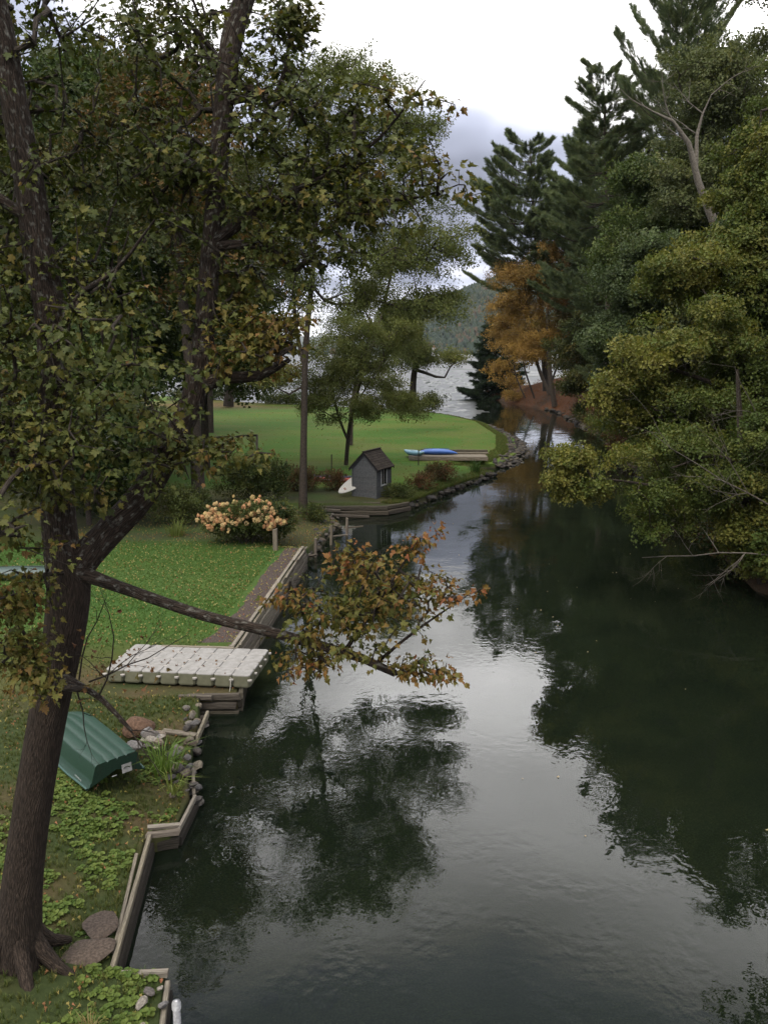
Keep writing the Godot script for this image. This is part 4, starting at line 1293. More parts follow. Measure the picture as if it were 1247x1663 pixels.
func dinghy() -> void:
	var o := thing("dinghy", "upturned dark green plastic dinghy with pale sticker on its stern, beside the maple trunk", "boat", Vector3(-5.23, 0.74, -15.53), 0.715)
	o.rotation.z = 0.04
	var green := Color(0.026, 0.064, 0.047)
	var rings := []
	var n := 22
	for i in n + 1:
		var t := float(i) / n
		var bow := smoothstep(0.55, 1.0, t)
		var w := 0.62 * (1.0 - 0.72 * pow(bow, 2.2)) * (0.93 + 0.07 * smoothstep(0, 0.3, t))
		var h := 0.50 - 0.12 * bow * bow
		var zz := -3.3 * t + (0.0 if i else 0.0)
		var r := []
		for s in [[-1.0, 0.0], [-1.0, 0.05], [-0.93, 0.06], [-0.91, 0.22], [-0.86, 0.235], [-0.84, 0.4], [-0.74, 0.92], [-0.68, 1.0], [-0.36, 1.015], [-0.32, 0.93], [-0.27, 1.015], [-0.02, 1.02], [0.02, 0.93], [0.06, 1.02], [0.3, 1.015], [0.34, 0.93], [0.38, 1.015], [0.68, 1.0], [0.74, 0.92], [0.84, 0.4], [0.86, 0.235], [0.91, 0.22], [0.93, 0.06], [1.0, 0.05], [1.0, 0.0]]:
			var lift: float = 0.22 * bow * (1.0 - s[1])
			r.append(Vector3(s[0] * w, s[1] * h * (1.0 - 0.25 * bow * bow) + lift * 0.3, zz - 0.12 * s[1] * (-1.0 if t < 0.02 else 0.0) + (0.0 if t > 0.02 else -0.0) - (0.25 * bow * (1.0 - absf(s[0])))))
		rings.append(r)
	var a := loft(rings, green, false)
	part("hull", a.mesh(), M.plastic, o)
	# stern: a fan over the last ring, sloping in a little
	a = Acc.new()
	var r0: Array = rings[0]
	for k in r0.size() - 1: a.ftri(Vector3(0, 0.24, 0.055), r0[k], r0[k + 1], Color(0.026, 0.062, 0.046))
	part("transom", a.mesh(), M.plastic, o)
	a = Acc.new()
	var rim := []
	for i in n + 1: rim.append(rings[i][0] + Vector3(-0.01, 0.015, 0))
	for i in range(n, -1, -1): rim.append(rings[i][24] + Vector3(0.01, 0.015, 0))
	var rr := []
	for p in rim: rr.append(0.026)
	tube(a, rim, rr, 6, Color(0.05, 0.11, 0.095))
	part("gunwale", a.mesh(), M.plastic, o)
	a = Acc.new()
	box(a, Vector3(0.2, 0.19, 0.004), Transform3D(Basis(Vector3.RIGHT, -0.1), Vector3(0.2, 0.21, 0.075)), 0.001, Color(0.36, 0.36, 0.35))
	var st := part("sticker", a.mesh(), M.plain, o)
	a = Acc.new()
	var swoosh := []
	var sr := []
	for k in 7:
		swoosh.append(Vector3(0.13 + k * 0.023, 0.2 + 0.035 * sin(k * 0.55), 0.079))
		sr.append(0.006 + 0.004 * sin(k * 0.5))
	tube(a, swoosh, sr, 4, Color(0.05, 0.05, 0.05))
	part("emblem", a.mesh(), M.plain, st)
	a = Acc.new()
	box(a, Vector3(0.1, 0.018, 0.004), Transform3D(Basis(), Vector3(-0.06, 0.13, 0.074)), 0.001, Color(0.55, 0.57, 0.56))
	part("maker_mark", a.mesh(), M.plain, o)
	a = Acc.new()
	for k in 6:
		box(a, Vector3(0.004, 0.03 if k % 2 else 0.045, 0.02), Transform3D(Basis(Vector3.RIGHT, 0.4), Vector3(-0.583, 0.085, -0.3 - k * 0.055)), 0.001, Color(0.6, 0.62, 0.6))
	part("side_lettering", a.mesh(), M.plain, o)
	# stump and rubble beside it
	var m: StandardMaterial3D = M.rock.duplicate()
	m.albedo_color = Color(0.68, 0.55, 0.47)
	tag(part("boulder", rock_mesh(431, 0.7, 0.3, 2), m, self, Transform3D(Basis(Vector3.UP, 0.4) * Basis.from_scale(Vector3(0.36, 0.34, 0.3)), Vector3(-5.45, 0.72, -17.9))), "brown boulder between the green dinghy and the bank", "boulder")
	var sp := []
	for k in 16: sp.append([Vector3(-5.05 + rf(-0.32, 0.3), 0.68 + rf(0, 0.14), -17.15 + rf(-0.35, 0.3)), rf(0.06, 0.17)])
	stones("rubble_pile", "small heap of broken stones at the dinghy's right side", sp)
func garden() -> void:
	# hydrangea
	var at := Vector3(-5.95, 0.75, -36.3)
	var h := shrub("hydrangea", "big hydrangea bush covered in peach blossoms on the near lawn", at, Vector3(1.85, 1.0, 1.2), 1500, "shrub", {"size": 1.1})
	var blooms := []
	for k in 4:
		var g := ico(2)
		var a := Acc.new()
		for p: Vector3 in g[0]:
			var q := p * (1.0 + 0.75 * noise.get_noise_3d(p.x * 190 + k * 50, p.y * 190, p.z * 190))
			q.y *= 1.15
			var t := clampf(0.5 + noise.get_noise_3d(p.x * 60, p.y * 60, p.z * 60 + k * 9) * 1.2, 0, 1)
			a.vert(q, p, Color(0.55, 0.39, 0.17).lerp(Color(0.48, 0.25, 0.12), t).lerp([Color(0.58, 0.48, 0.25), Color(0.46, 0.2, 0.11), Color(0.46, 0.42, 0.17), Color(0.5, 0.3, 0.15)][k], 0.45))
		for f in g[1]: a.tri(f[0], f[2], f[1])
		blooms.append(a.mesh(true))
	for k in 215:
		var d := rv()
		d.z = absf(d.z) * (1.0 if rf() < 0.85 else -1.0)
		if d.y < -0.2: d.y *= -0.5
		var p := d * Vector3(2.0, 1.15, 1.25) * rf(0.8, 1.06) + Vector3(0, 0.95, 0)
		p.y = maxf(p.y, 0.25)
		p.y += 0.18 * noise.get_noise_2d(p.x * 60, 5)
		part("blossom", blooms[rng.randi() % 4], M.plain, h, Transform3D(Basis.from_euler(Vector3(rf(-0.6, 0.6), rf(0, TAU), rf(-0.6, 0.6))) * Basis.from_scale(Vector3.ONE * rf(0.05, 0.1)), p))
	var post := thing("wooden_post", "short grey square post beside the hydrangea at the end of the seawall", "post", Vector3(-4.5, 0.7, -34.7))
	plank(post, Vector3(-4.5, 0.5, -34.7), Vector3(-4.499, 1.72, -34.7), 0.2, 0.16, 0.95, 0.0, "post")
	for s in [["leafy_shrub", "dense dark green shrub between the hydrangea and the tall slender trunk", Vector3(-7.2, 0.7, -47), Vector3(1.9, 1.3, 1.5), 620, "shrub", 1.4], ["leafy_shrub", "low bright shrub at the foot of the tall slender tree", Vector3(-3.6, 0.55, -42.4), Vector3(0.6, 0.42, 0.6), 120, "shrub", 1.0],
		["leafy_shrub", "rounded shrub left of the hydrangea behind the lawn", Vector3(-9.6, 0.75, -40.5), Vector3(1.7, 0.95, 1.4), 420, "shrub", 1.2], ["leafy_shrub", "spreading shrub in shade further left behind the lawn", Vector3(-13.2, 0.75, -42), Vector3(2.2, 1.2, 1.6), 480, "shrub", 1.4], ["leafy_shrub", "tall dark shrub at the far left behind the old maple", Vector3(-17.5, 0.8, -44), Vector3(2.6, 1.8, 2), 560, "shrub", 1.6],
		["leafy_shrub", "olive shrub beside the red kayaks left of the shed", Vector3(-5.0, 0.7, -50.5), Vector3(1.3, 0.8, 1), 260, "redshrub", 1.2], ["leafy_shrub", "brownish shrub behind the white paddleboard", Vector3(-3.0, 0.68, -51.2), Vector3(0.9, 0.6, 0.8), 170, "redshrub", 1.0],
		["leafy_shrub", "green weedy shrub growing against the front of the grey shed", Vector3(0.9, 0.5, -49.2), Vector3(0.95, 0.5, 0.7), 190, "shrub", 1.0], ["leafy_shrub", "reddish shrub on the bank right of the shed", Vector3(3.9, 0.5, -56.4), Vector3(1.1, 0.65, 0.8), 230, "redshrub", 1.1], ["leafy_shrub", "small olive shrub between the shed and the reddish shrub", Vector3(2.3, 0.5, -52.6), Vector3(0.9, 0.5, 0.8), 160, "redshrub", 1.0],
		["leafy_shrub", "yellowish bush on the bank under the orange tree", Vector3(21.6, 0.6, -146), Vector3(1.6, 0.9, 1.4), 110, "orange", 2.2], ["leafy_shrub", "low hedge of scrub along the lake edge left of the stout lawn tree", Vector3(-27, 1.3, -133), Vector3(7, 1.0, 1.5), 420, "shrub", 2.6], ["leafy_shrub", "low scrub on the lake edge right of the stout lawn tree", Vector3(-15, 1.1, -126.5), Vector3(6, 0.8, 1.2), 330, "shrub", 2.4]]:
		shrub(s[0], s[1], s[2], s[3], s[4], s[5], {"size": s[6], "group": "shrubs on the banks"})
	clump("ornamental_grass", "long-bladed grass clump left of the hydrangea", Vector3(-9.3, 0.72, -37.6), 90, 0.95, 0.8, 0.012, Color(0.11, 0.14, 0.035))
	clump("ornamental_grass", "arching iris leaves between the dinghy and the stone edge", Vector3(-4.5, 0.52, -16.2), 60, 0.75, 0.95, 0.013, Color(0.09, 0.15, 0.03))
	clump("ornamental_grass", "small iris clump nearest the water by the splintered rail", Vector3(-4.15, 0.48, -15.5), 26, 0.5, 1.0, 0.011, Color(0.13, 0.16, 0.04))
	clump("ornamental_grass", "upright sedge clump on the stony bank by the wooden dock", Vector3(6.5, 0.3, -60.9), 70, 1.1, 0.5, 0.02, Color(0.05, 0.1, 0.025))
	clump("ornamental_grass", "dry tan grass in the lowest left corner of the bank", Vector3(-3.7, 0.5, -9.4), 60, 0.3, 0.7, 0.006, Color(0.2, 0.16, 0.07))
	# mulch strip behind the seawall
	var a := Acc.new()
	var rows := 30
	for i in rows + 1:
		var zz := lerpf(-22.95, -35.0, float(i) / rows)
		var e := along(LEFT, zz, 1)
		for k in 5:
			var x := e - 0.02 - k * 0.19 * (1.0 + 0.25 * noise.get_noise_1d(zz * 40)) - (0.5 * smoothstep(-24.2, -23, zz) * k * 0.3)
			a.vert(Vector3(x, left_height(x, zz) + 0.022 - (0.03 if k == 4 else 0.0), zz), Vector3.UP, Color(0.115, 0.088, 0.075))
	weave(a, rows + 1, 5, true)
	tag(part("mulch_path", a.mesh(), M.soil, self), "", "", "", "structure")
	# stakes in the water
	var q := 0
	for s in [[Vector3(-3.05, -0.8, -36.9), 1.65, "nearest weathered stake standing in the water off the seawall end"], [Vector3(-2.5, -0.8, -39.3), 1.75, "middle weathered stake in the water off the seawall end"], [Vector3(-1.85, -0.8, -41.3), 1.7, "farthest weathered stake in the water, below the shed"]]:
		var o := thing("mooring_stake", s[2], "post", s[0])
		plank(o, s[0], s[0] + Vector3(0.05, s[1], 0.02), 0.12, 0.1, 0.85, 0.0, "post")
		if q != 0: plank(o, s[0] + Vector3(-0.1, 1.2, 0), s[0] + Vector3(0.8, 1.22, -0.3), 0.07, 0.1, 0.6, 0.0, "crosspiece")
		q += 1
	for s in [[Vector3(-3.6, 0.6, -58.6), 1.35, "thin dark fence post on the lawn left of the multi-stemmed tree"], [Vector3(2.5, 0.4, -62.0), 1.5, "thin dark post in front of the wooden dock"]]:
		var o := thing("fence_post", s[2], "post", s[0])
		plank(o, s[0], s[0] + Vector3(0.01, s[1], 0), 0.08, 0.08, 0.3, 0.0, "post")
	# garden table far left, and the hull behind the trunk
	var t := thing("garden_table", "white garden table glimpsed through the leaves of the old maple", "table", Vector3(-17.5, 0.8, -56.3))
	a = Acc.new()
	box(a, Vector3(1.3, 0.06, 0.8), Transform3D(Basis(Vector3.RIGHT, 0.05), Vector3(0, 0.74, 0)), 0.01, Color(0.75, 0.75, 0.75))
	part("table_top", a.mesh(), M.plain, t)
	for sx in [-0.5, 0.5]:
		for sz in [-0.3, 0.3]:
			a = Acc.new()
			box(a, Vector3(0.05, 0.74, 0.05), Transform3D(Basis(), Vector3(sx, 0.36, sz)), 0.005, Color(0.3, 0.3, 0.3))
			part("leg", a.mesh(), M.plain, t)
	kayak("canoe", "upturned grey-green canoe lying left of the old maple trunk", Vector3(-13.4, 1.05, -30.3), 1.62, 4.2, 0.42, Color(0.07, 0.105, 0.095), true)
func kayak(called: String, label: String, at: Vector3, turn: float, L: float, r: float, col: Color, upside := false) -> Node3D:
	var o := thing(called, label, "boat", at, turn)
	var rings := []
	for i in 25:
		var t := i / 24.0
		var w := r * pow(sin(PI * clampf(t, 0.004, 0.996)), 0.62)
		var ring := []
		for k in 14:
			var an := TAU * k / 14
			var y := sin(an) * w * (0.62 if sin(an) < 0 else 0.5)
			ring.append(Vector3(cos(an) * w, y + 0.16 * pow(absf(t * 2 - 1), 3.0) * (-1.0 if upside else 1.0), (t - 0.5) * L))
		rings.append(ring)
	part("hull", loft(rings, col).mesh(), M.plastic, o)
	var a := Acc.new()
	var pts := []
	var rad := []
	for k in 21:
		var an := TAU * k / 20
		pts.append(Vector3(cos(an) * r * 0.55, r * (-0.3 if upside else 0.42), sin(an) * L * 0.13))
		rad.append(0.022)
	tube(a, pts, rad, 5, col * 0.5)
	part("cockpit_rim", a.mesh(), M.plastic, o)
	a = Acc.new()
	box(a, Vector3(0.02, 0.03, L * 0.6), Transform3D(Basis(), Vector3(0, r * (0.5 if upside else -0.6), 0)), 0.005, col * 0.7)
	part("keel", a.mesh(), M.plastic, o)
	return o
func shed() -> void:
	var o := thing("garden_shed", "small grey clapboard shed with brown shingled gable roof at the water's edge", "shed", Vector3(-0.71, 0.62, -49.58), -0.433)
	var W := 1.5
	var D := 1.94
	var E := 1.82
	var P := 2.62
	var grey := Color(0.118, 0.124, 0.132)
	for side in 4:
		var a := Acc.new()
		var w := W if side % 2 == 0 else D
		var dist := D / 2 if side % 2 == 0 else W / 2
		var rot := Basis(Vector3.UP, side * PI / 2)
		var y := 0.0
		while y < (P if side % 2 == 0 else E):
			var y2 := y + 0.155
			if side % 2 == 1: y2 = minf(y2, E)
			var w1 := w / 2 if y <= E or side % 2 else w / 2 * maxf(0.0, (P - y) / (P - E))
			var w2 := w / 2 if y2 <= E or side % 2 else w / 2 * maxf(0.0, (P - y2) / (P - E))
			var k := rf(0.9, 1.08)
			var c := Color(grey.r * k, grey.g * k, grey.b * k)
			a.fquad(rot * Vector3(-w1, y, dist + 0.022), rot * Vector3(w1, y, dist + 0.022), rot * Vector3(w2, y2, dist), rot * Vector3(-w2, y2, dist), c)
			a.fquad(rot * Vector3(-w1, y, dist), rot * Vector3(w1, y, dist), rot * Vector3(w1, y, dist + 0.022), rot * Vector3(-w1, y, dist + 0.022), c)
			y += 0.155
		part("wall", a.mesh(), M.plain, o)
	for sx: float in [-1.0, 1.0]:
		for sz: float in [-1.0, 1.0]:
			var a := Acc.new()
			box(a, Vector3(0.09, E, 0.09), Transform3D(Basis(), Vector3(sx * (W / 2), E / 2, sz * (D / 2))), 0.006, grey * 0.92)
			part("corner_board", a.mesh(), M.plain, o)
	var a := Acc.new()
	var ov := 0.2
	var slope := (P - E) / (W / 2)
	for s: float in [-1.0, 1.0]:
		for c in 9:
			var u0 := c / 9.0
			var u1 := (c + 1.18) / 9.0
			var x0 := s * (W / 2 + ov) * (1.0 - u0)
			var x1 := s * (W / 2 + ov) * maxf(0.0, 1.0 - u1)
			var y0 := P + 0.06 - absf(x0) * slope + 0.025
			var y1 := P + 0.06 - absf(x1) * slope
			var zz := -D / 2 - 0.16
			while zz < D / 2 + 0.16:
				var z2 := minf(zz + rf(0.14, 0.26), D / 2 + 0.18)
				var k := rf(0.55, 1.15)
				var col := Color(0.105 * k, 0.085 * k, 0.07 * k)
				var dx := s * rf(-0.012, 0.012)
				a.fquad(Vector3(x0 + dx, y0, zz), Vector3(x0 + dx, y0, z2 - 0.006), Vector3(x1, y1, z2 - 0.006), Vector3(x1, y1, zz), col)
				a.fquad(Vector3(x0 + dx, y0 - 0.02, zz), Vector3(x0 + dx, y0 - 0.02, z2), Vector3(x0 + dx, y0, z2), Vector3(x0 + dx, y0, zz), col * 0.7)
				zz = z2
		var th := 0.05
		var e0 := Vector3(s * (W / 2 + ov - 0.02), P - (W / 2 + ov) * slope, 0)
		var top := Vector3(0, P, 0)
		for zz: float in [-D / 2 - 0.14, D / 2 + 0.14]:
			var q := Vector3(0, 0, zz)
			a.fquad(e0 + q - Vector3(0, 0.09, 0), e0 + q + Vector3(0, 0.06, 0), top + q + Vector3(0, 0.06, 0), top + q - Vector3(0, 0.09, 0), Color(0.05, 0.05, 0.052))
		a.fquad(e0 + Vector3(0, 0.02, -D / 2 - 0.14), e0 + Vector3(0, 0.02, D / 2 + 0.14), top + Vector3(0, 0.02, D / 2 + 0.14), top + Vector3(0, 0.02, -D / 2 - 0.14), Color(0.07, 0.065, 0.06))
	var roof := part("roof", a.mesh(), M.roof, o)
	a = Acc.new()
	box(a, Vector3(0.16, 0.05, D + 0.34), Transform3D(Basis(), Vector3(0, P + 0.07, 0)), 0.01, Color(0.08, 0.066, 0.055))
	part("ridge_cap", a.mesh(), M.roof, roof)
	# window in the river side
	var win := Node3D.new()
	win.name = "window"
	o.add_child(win)
	win.position = Vector3(W / 2 + 0.02, 1.18, 0.0)
	a = Acc.new()
	box(a, Vector3(0.02, 0.92, 0.62), Transform3D(), 0.002, Color.WHITE)
	part("pane", a.mesh(), M.glass, win)
	for f in [[Vector3(0, 0.5, 0), Vector3(0.07, 0.09, 0.8)], [Vector3(0, -0.5, 0), Vector3(0.1, 0.08, 0.84)], [Vector3(0, 0, 0.36), Vector3(0.07, 0.92, 0.09)], [Vector3(0, 0, -0.36), Vector3(0.07, 0.92, 0.09)], [Vector3(0.005, 0, 0.02), Vector3(0.045, 0.92, 0.04)]]:
		a = Acc.new()
		box(a, f[1], Transform3D(Basis(), f[0]), 0.006, Color(0.5, 0.5, 0.49))
		part("frame", a.mesh(), M.plain, win)
	a = Acc.new()
	for sx: float in [-1.0, 0.0, 1.0]: box(a, Vector3(0.2, 0.3, D), Transform3D(Basis(), Vector3(sx * 0.6, -0.15, 0)), 0.02, Color(0.06, 0.05, 0.04))
	part("footing", a.mesh(), M.plain, o)
	var c := thing("timber_crib", "rotten dark timber crib along the water in front of the shed", "retaining wall", Vector3(-1, 0, -46.8))
	plank(c, Vector3(-3.9, 0.42, -46.6), Vector3(0.2, 0.4, -46.75), 0.24, 0.22, 0.3)
	plank(c, Vector3(-3.6, 0.16, -46.4), Vector3(0.25, 0.14, -46.6), 0.26, 0.24, 0.24)
	plank(c, Vector3(-3.7, 0.55, -47.2), Vector3(-0.2, 0.52, -47.4), 0.18, 0.16, 0.35)
	plank(c, Vector3(0.15, 0.42, -46.75), Vector3(1.35, 0.4, -48.1), 0.22, 0.2, 0.42)
	plank(c, Vector3(0.2, 0.15, -46.65), Vector3(1.45, 0.12, -48.1), 0.26, 0.22, 0.3)
	plank(c, Vector3(-3.6, 0.3, -45.3), Vector3(-0.8, 0.06, -45.9), 0.14, 0.16, 0.35)
	plank(c, Vector3(-4.2, 0.5, -46.0), Vector3(-2.4, 0.35, -46.2), 0.12, 0.14, 0.5)
	# boats
	var b := kayak("kayak", "red kayak with white trim lying left of the shed", Vector3(-3.3, 0.85, -54.2), 1.35, 3.3, 0.34, Color(0.50, 0.06, 0.025))
	var b2 := kayak("kayak", "dark blue kayak with white stripe beside the red kayak", Vector3(-3.6, 0.86, -55.1), 1.3, 3.2, 0.3, Color(0.05, 0.075, 0.24))
	for k: Node3D in [b, b2]:
		a = Acc.new()
		for s: float in [-1.0, 1.0]:
			for i in 8: box(a, Vector3(0.03, 0.05, 0.34), Transform3D(Basis(Vector3.UP, s * (i - 3.5) * -0.07), Vector3(s * (0.33 - 0.012 * pow(i - 3.5, 2)), 0.04, (i - 3.5) * 0.32)), 0.008, Color(0.62, 0.62, 0.64))
		part("stripe", a.mesh(), M.plastic, k)
	kayak("kayak", "long bright blue kayak lying upturned on the wooden dock", Vector3(4.1, 1.22, -66.7), 1.53, 3.3, 0.42, Color(0.07, 0.19, 0.62), true)
	kayak("kayak", "pale turquoise kayak poking out beside the blue one", Vector3(2.35, 1.15, -66.3), 0.75, 2.2, 0.42, Color(0.22, 0.44, 0.55))
	var p := thing("paddleboard", "white paddleboard leaning against the left side of the shed", "board", Vector3(-2.25, 0.62, -49.1))
	var rings := []
	for i in 19:
		var t := i / 18.0
		var w := 0.4 * pow(sin(PI * clampf(0.01 + t * 0.8, 0.01, 0.99)), 0.55)
		rings.append([Vector3(-w, 0, 0), Vector3(-w * 0.9, 0.045, 0), Vector3(w * 0.9, 0.045, 0), Vector3(w, 0, 0), Vector3(w * 0.9, -0.045, 0), Vector3(-w * 0.9, -0.045, 0)])
		for q in 6: rings[i][q] += Vector3(0, 0, -2.2 * t)
	a = loft(rings, Color(0.68, 0.67, 0.62))
	var along_board := Vector3(0.80, 0.46, -0.38).normalized()
	var face := Vector3(-0.15, 0.5, 0.85)
	face = (face - along_board * face.dot(along_board)).normalized()
	var brd := part("board", a.mesh(), M.plastic, p, Transform3D(Basis(face.cross(-along_board), face, -along_board), Vector3(-0.35, 0.3, 0.35)))
	a = Acc.new()
	box(a, Vector3(0.16, 0.006, 0.12), Transform3D(Basis(), Vector3(0.02, 0.05, -0.42)), 0.001, Color(0.38, 0.22, 0.16))
	part("emblem", a.mesh(), M.plastic, brd)
	# wooden dock on the point
	var d := thing("wooden_dock", "long low grey plank dock on the lawn's edge under the blue kayak", "dock", Vector3(4.9, 0, -66.5))
	for k in 7:
		plank(d, Vector3(2.0 + rf(-0.1, 0.1), 0.96, -65.6 - k * 0.3), Vector3(7.9 + rf(-0.1, 0.1), 0.92, -65.5 - k * 0.3), 0.05, 0.27, 0.95)
	for x: float in [2.2, 4.2, 6.2, 7.6]: plank(d, Vector3(x, 0.78, -65.5), Vector3(x, 0.78, -67.6), 0.2, 0.14, 0.5, 0.0, "joist")
	plank(d, Vector3(1.9, 0.80, -65.42), Vector3(7.95, 0.78, -65.34), 0.26, 0.06, 1.05, 0.0, "fascia")
	plank(d, Vector3(2.9, 1.16, -67.6), Vector3(8.2, 1.10, -67.7), 0.26, 0.1, 0.6, 0.0, "bench_board")
	plank(d, Vector3(2.9, 1.04, -67.2), Vector3(8.2, 1.00, -67.2), 0.12, 0.3, 0.75, 0.0, "bench_board")
	# stones round the point
	var sp := []
	for k in 298:
		var zz := -66.0 - 34.0 * pow(rf(), 1.25)
		var e := along(LEFT, zz, 1)
		sp.append([Vector3(e + rf(-0.7, 1.1), 0, zz), rf(0.14, 0.32)])
	for s in sp:
		var off: float = s[0].x - along(LEFT, s[0].z, 1)
		s[0].y = lerpf(0.46, -0.06, clampf((off + 0.6) / 1.6, 0, 1))
	stones("stone_revetment", "bank of dark broken stones curving round the tip of the lawn", sp, "stone", 0.62)
	sp = []
	for k in 110:
		var zz := rf(-63.2, -48.2)
		var e := along(LEFT, zz, 1)
		sp.append([Vector3(e + rf(-0.5, 0.45), rf(0.02, 0.3), zz), rf(0.1, 0.3)])
	stones("stone_edging", "dark stones along the waterline between the shed and the wooden dock", sp, "stone", 0.5)
	sp = []
	for k in 90:
		var zz := rf(-45.6, -35.6)
		sp.append([Vector3(along(LEFT, zz, 1) + rf(-0.7, 0.3), rf(0.12, 0.42), zz), rf(0.07, 0.22)])
	stones("stone_edging", "brownish flat stones and leaves on the bank behind the water stakes", sp, "stone", 0.66)
	sp = []
	for k in 60:
		var zz := rf(-134, -100)
		sp.append([Vector3(along(RIGHT, zz, 1) + rf(-0.5, 0.5), rf(0.0, 0.2), zz), rf(0.2, 0.5)])
	stones("stone_edging", "line of stones along the foot of the rust-coloured point", sp, "stone", 0.6)

func small_growth() -> void:
	var tuft := tuft_of_grass(501, 7, 0.075, 0.0035, 0.55)
	var xfs := []
	var cols := PackedColorArray()
	for k in 42000:
		var zz := -7.5 - 29.0 * pow(rf(), 0.8)
		var off := 0.12 + 13.0 * pow(rf(), 1.25)
		var x := along(LEFT, zz, 1) - off
		var weed := zz > -22.5
		if not weed and off < 0.95: continue
		if zz > -23 and zz < -20.3 and off < 3.5: continue
		var n := noise.get_noise_2d(x * 9 + 50, zz * 9) + 0.6 * noise.get_noise_2d(x * 32, zz * 32 + 90)
		if weed and rf() < smoothstep(-0.1, 0.5, n) * 0.85: continue
		xfs.append(Transform3D(Basis(Vector3.UP, rf(0, TAU)) * Basis.from_scale(Vector3.ONE * rf(0.7, 1.4) * (1.15 if weed else 0.8)), Vector3(x, left_height(x, zz) - 0.005, zz)))
		var c := Color(0.052, 0.110, 0.020).lerp(Color(0.090, 0.140, 0.030), rf()) if not weed else Color(0.050, 0.085, 0.020).lerp(Color(0.115, 0.115, 0.036), rf())
		cols.append(c)
	for k in 9000:
		var zz := -47.5 - 74.0 * pow(rf(), 1.2)
		var x := along(LEFT, zz, 1) - 1.1 * pow(rf(), 1.6) + (0.1 if zz > -64.0 else -0.75)
		xfs.append(Transform3D(Basis(Vector3.UP, rf(0, TAU)) * Basis.from_scale(Vector3(1.8, rf(1.2, 3.6), 1.8)), Vector3(x, left_height(x, zz) - 0.02, zz)))
		cols.append(Color(0.06, 0.11, 0.022).lerp(Color(0.15, 0.13, 0.05), pow(rf(), 1.5)))
	tag(multi("grass", tuft, M.grass, self, xfs, cols), "short green grass of the bank and lawns", "grass", "", "stuff")
	xfs = []
	cols = PackedColorArray()
	# round-leaved ground cover
	var a := Acc.new()
	for k in 5:
		var an := TAU * k / 5 + 0.3
		var o := Vector3(cos(an), 0, sin(an))
		var s := Vector3(-o.z, 0, o.x)
		var c := o * 0.05 + Vector3(0, 0.05 + 0.015 * (k % 3), 0)
		var v := [c - o * 0.045 - Vector3(0, 0.012, 0)]
		for j in 7:
			var t := -2.4 + 4.8 * j / 6.0
			v.append(c + (o * cos(t) + s * sin(t)) * 0.05 + Vector3(0, 0.012 * absf(sin(t)) - 0.012 * cos(t), 0))
		var kk := [0.8, 1.0, 1.2, 0.9, 1.1][k] as float
		for j in 6: a.ftri(v[0], v[j + 1], v[j + 2], Color(kk, kk, kk))
	var herb := a.mesh(true)
	for k in 5200:
		var zz := -7.5 - 10.5 * pow(rf(), 1.1)
		var off := 0.15 + 2.9 * rf()
		var x := along(LEFT, zz, 1) - off
		var n := noise.get_noise_2d(x * 45 + 300, zz * 45)
		if rf() > smoothstep(-0.25, 0.35, n): continue
		if Vector2(x + 5.1, zz + 10.63).length() < 0.5: continue
		xfs.append(Transform3D(Basis(Vector3.UP, rf(0, TAU)) * Basis.from_scale(Vector3.ONE * rf(0.35, 1.0)), Vector3(x, left_height(x, zz) - 0.01, zz)))
		cols.append(Color(0.06, 0.105, 0.02).lerp(Color(0.12, 0.16, 0.035), rf()))
	tag(multi("ground_cover", herb, M.leaf, self, xfs, cols), "round-leaved green ground cover on the near left bank", "ground cover", "", "stuff")
	xfs = []
	cols = PackedColorArray()
	for k in 7500:
		var zz := -7.5 - 38.0 * pow(rf(), 0.9)
		var off := 0.05 + 11.0 * pow(rf(), 1.2)
		var x := along(LEFT, zz, 1) - off
		if zz > -23 and zz < -20.5 and rf() < 0.5: continue
		var s := rf(0.035, 0.08) if zz > -23 else rf(0.045, 0.08)
		xfs.append(Transform3D(Basis.from_euler(Vector3(-PI / 2 + rf(-0.6, 0.6), rf(0, TAU), rf(-0.6, 0.6))) * Basis.from_scale(Vector3.ONE * s), Vector3(x, left_height(x, zz) + rf(0.02, 0.06), zz)))
		var q := rf()
		cols.append(Color(0.36, 0.32, 0.14) if zz < -23 and zz > -36 and q < 0.6 else Color(0.30, 0.25, 0.09) if q < 0.35 else Color(0.24, 0.12, 0.06) if q < 0.7 else Color(0.33, 0.15, 0.09) if q < 0.8 else Color(0.2, 0.2, 0.06))
	for k in 2600:
		var zz := -50.0 - 75.0 * pow(rf(), 0.8)
		var x := lerpf(along(LEFT, zz, 1) - 0.5, -0.3 * -zz, rf())
		if x > along(LEFT, zz, 1) - 0.5: continue
		xfs.append(Transform3D(Basis.from_euler(Vector3(-PI / 2 + rf(-0.5, 0.5), rf(0, TAU), rf(-0.5, 0.5))) * Basis.from_scale(Vector3.ONE * rf(0.06, 0.12)), Vector3(x, left_height(x, zz) + 0.04, zz)))
		cols.append(Color(0.3, 0.26, 0.1) if rf() < 0.6 else Color(0.2, 0.14, 0.06))
	tag(multi("fallen_leaves", maple_leaves[3], M.leaf, self, xfs, cols), "yellow and brown leaves fallen on the bank and lawns", "leaves", "", "stuff")
	xfs = []
	cols = PackedColorArray()
	for k in 60:
		var zz := rf(-75, -14)
		xfs.append(Transform3D(Basis.from_euler(Vector3(-PI / 2, rf(0, TAU), 0)) * Basis.from_scale(Vector3.ONE * rf(0.04, 0.08)), Vector3(rf(1, along(RIGHT, zz, 1) - 0.5), 0.012, zz)))
		cols.append(Color(0.4, 0.33, 0.2))
	tag(multi("floating_leaves", maple_leaves[2], M.leaf, self, xfs, cols), "few pale leaves floating on the river", "leaves", "", "stuff")
	# leaf litter on the wooded point
	xfs = []
	cols = PackedColorArray()
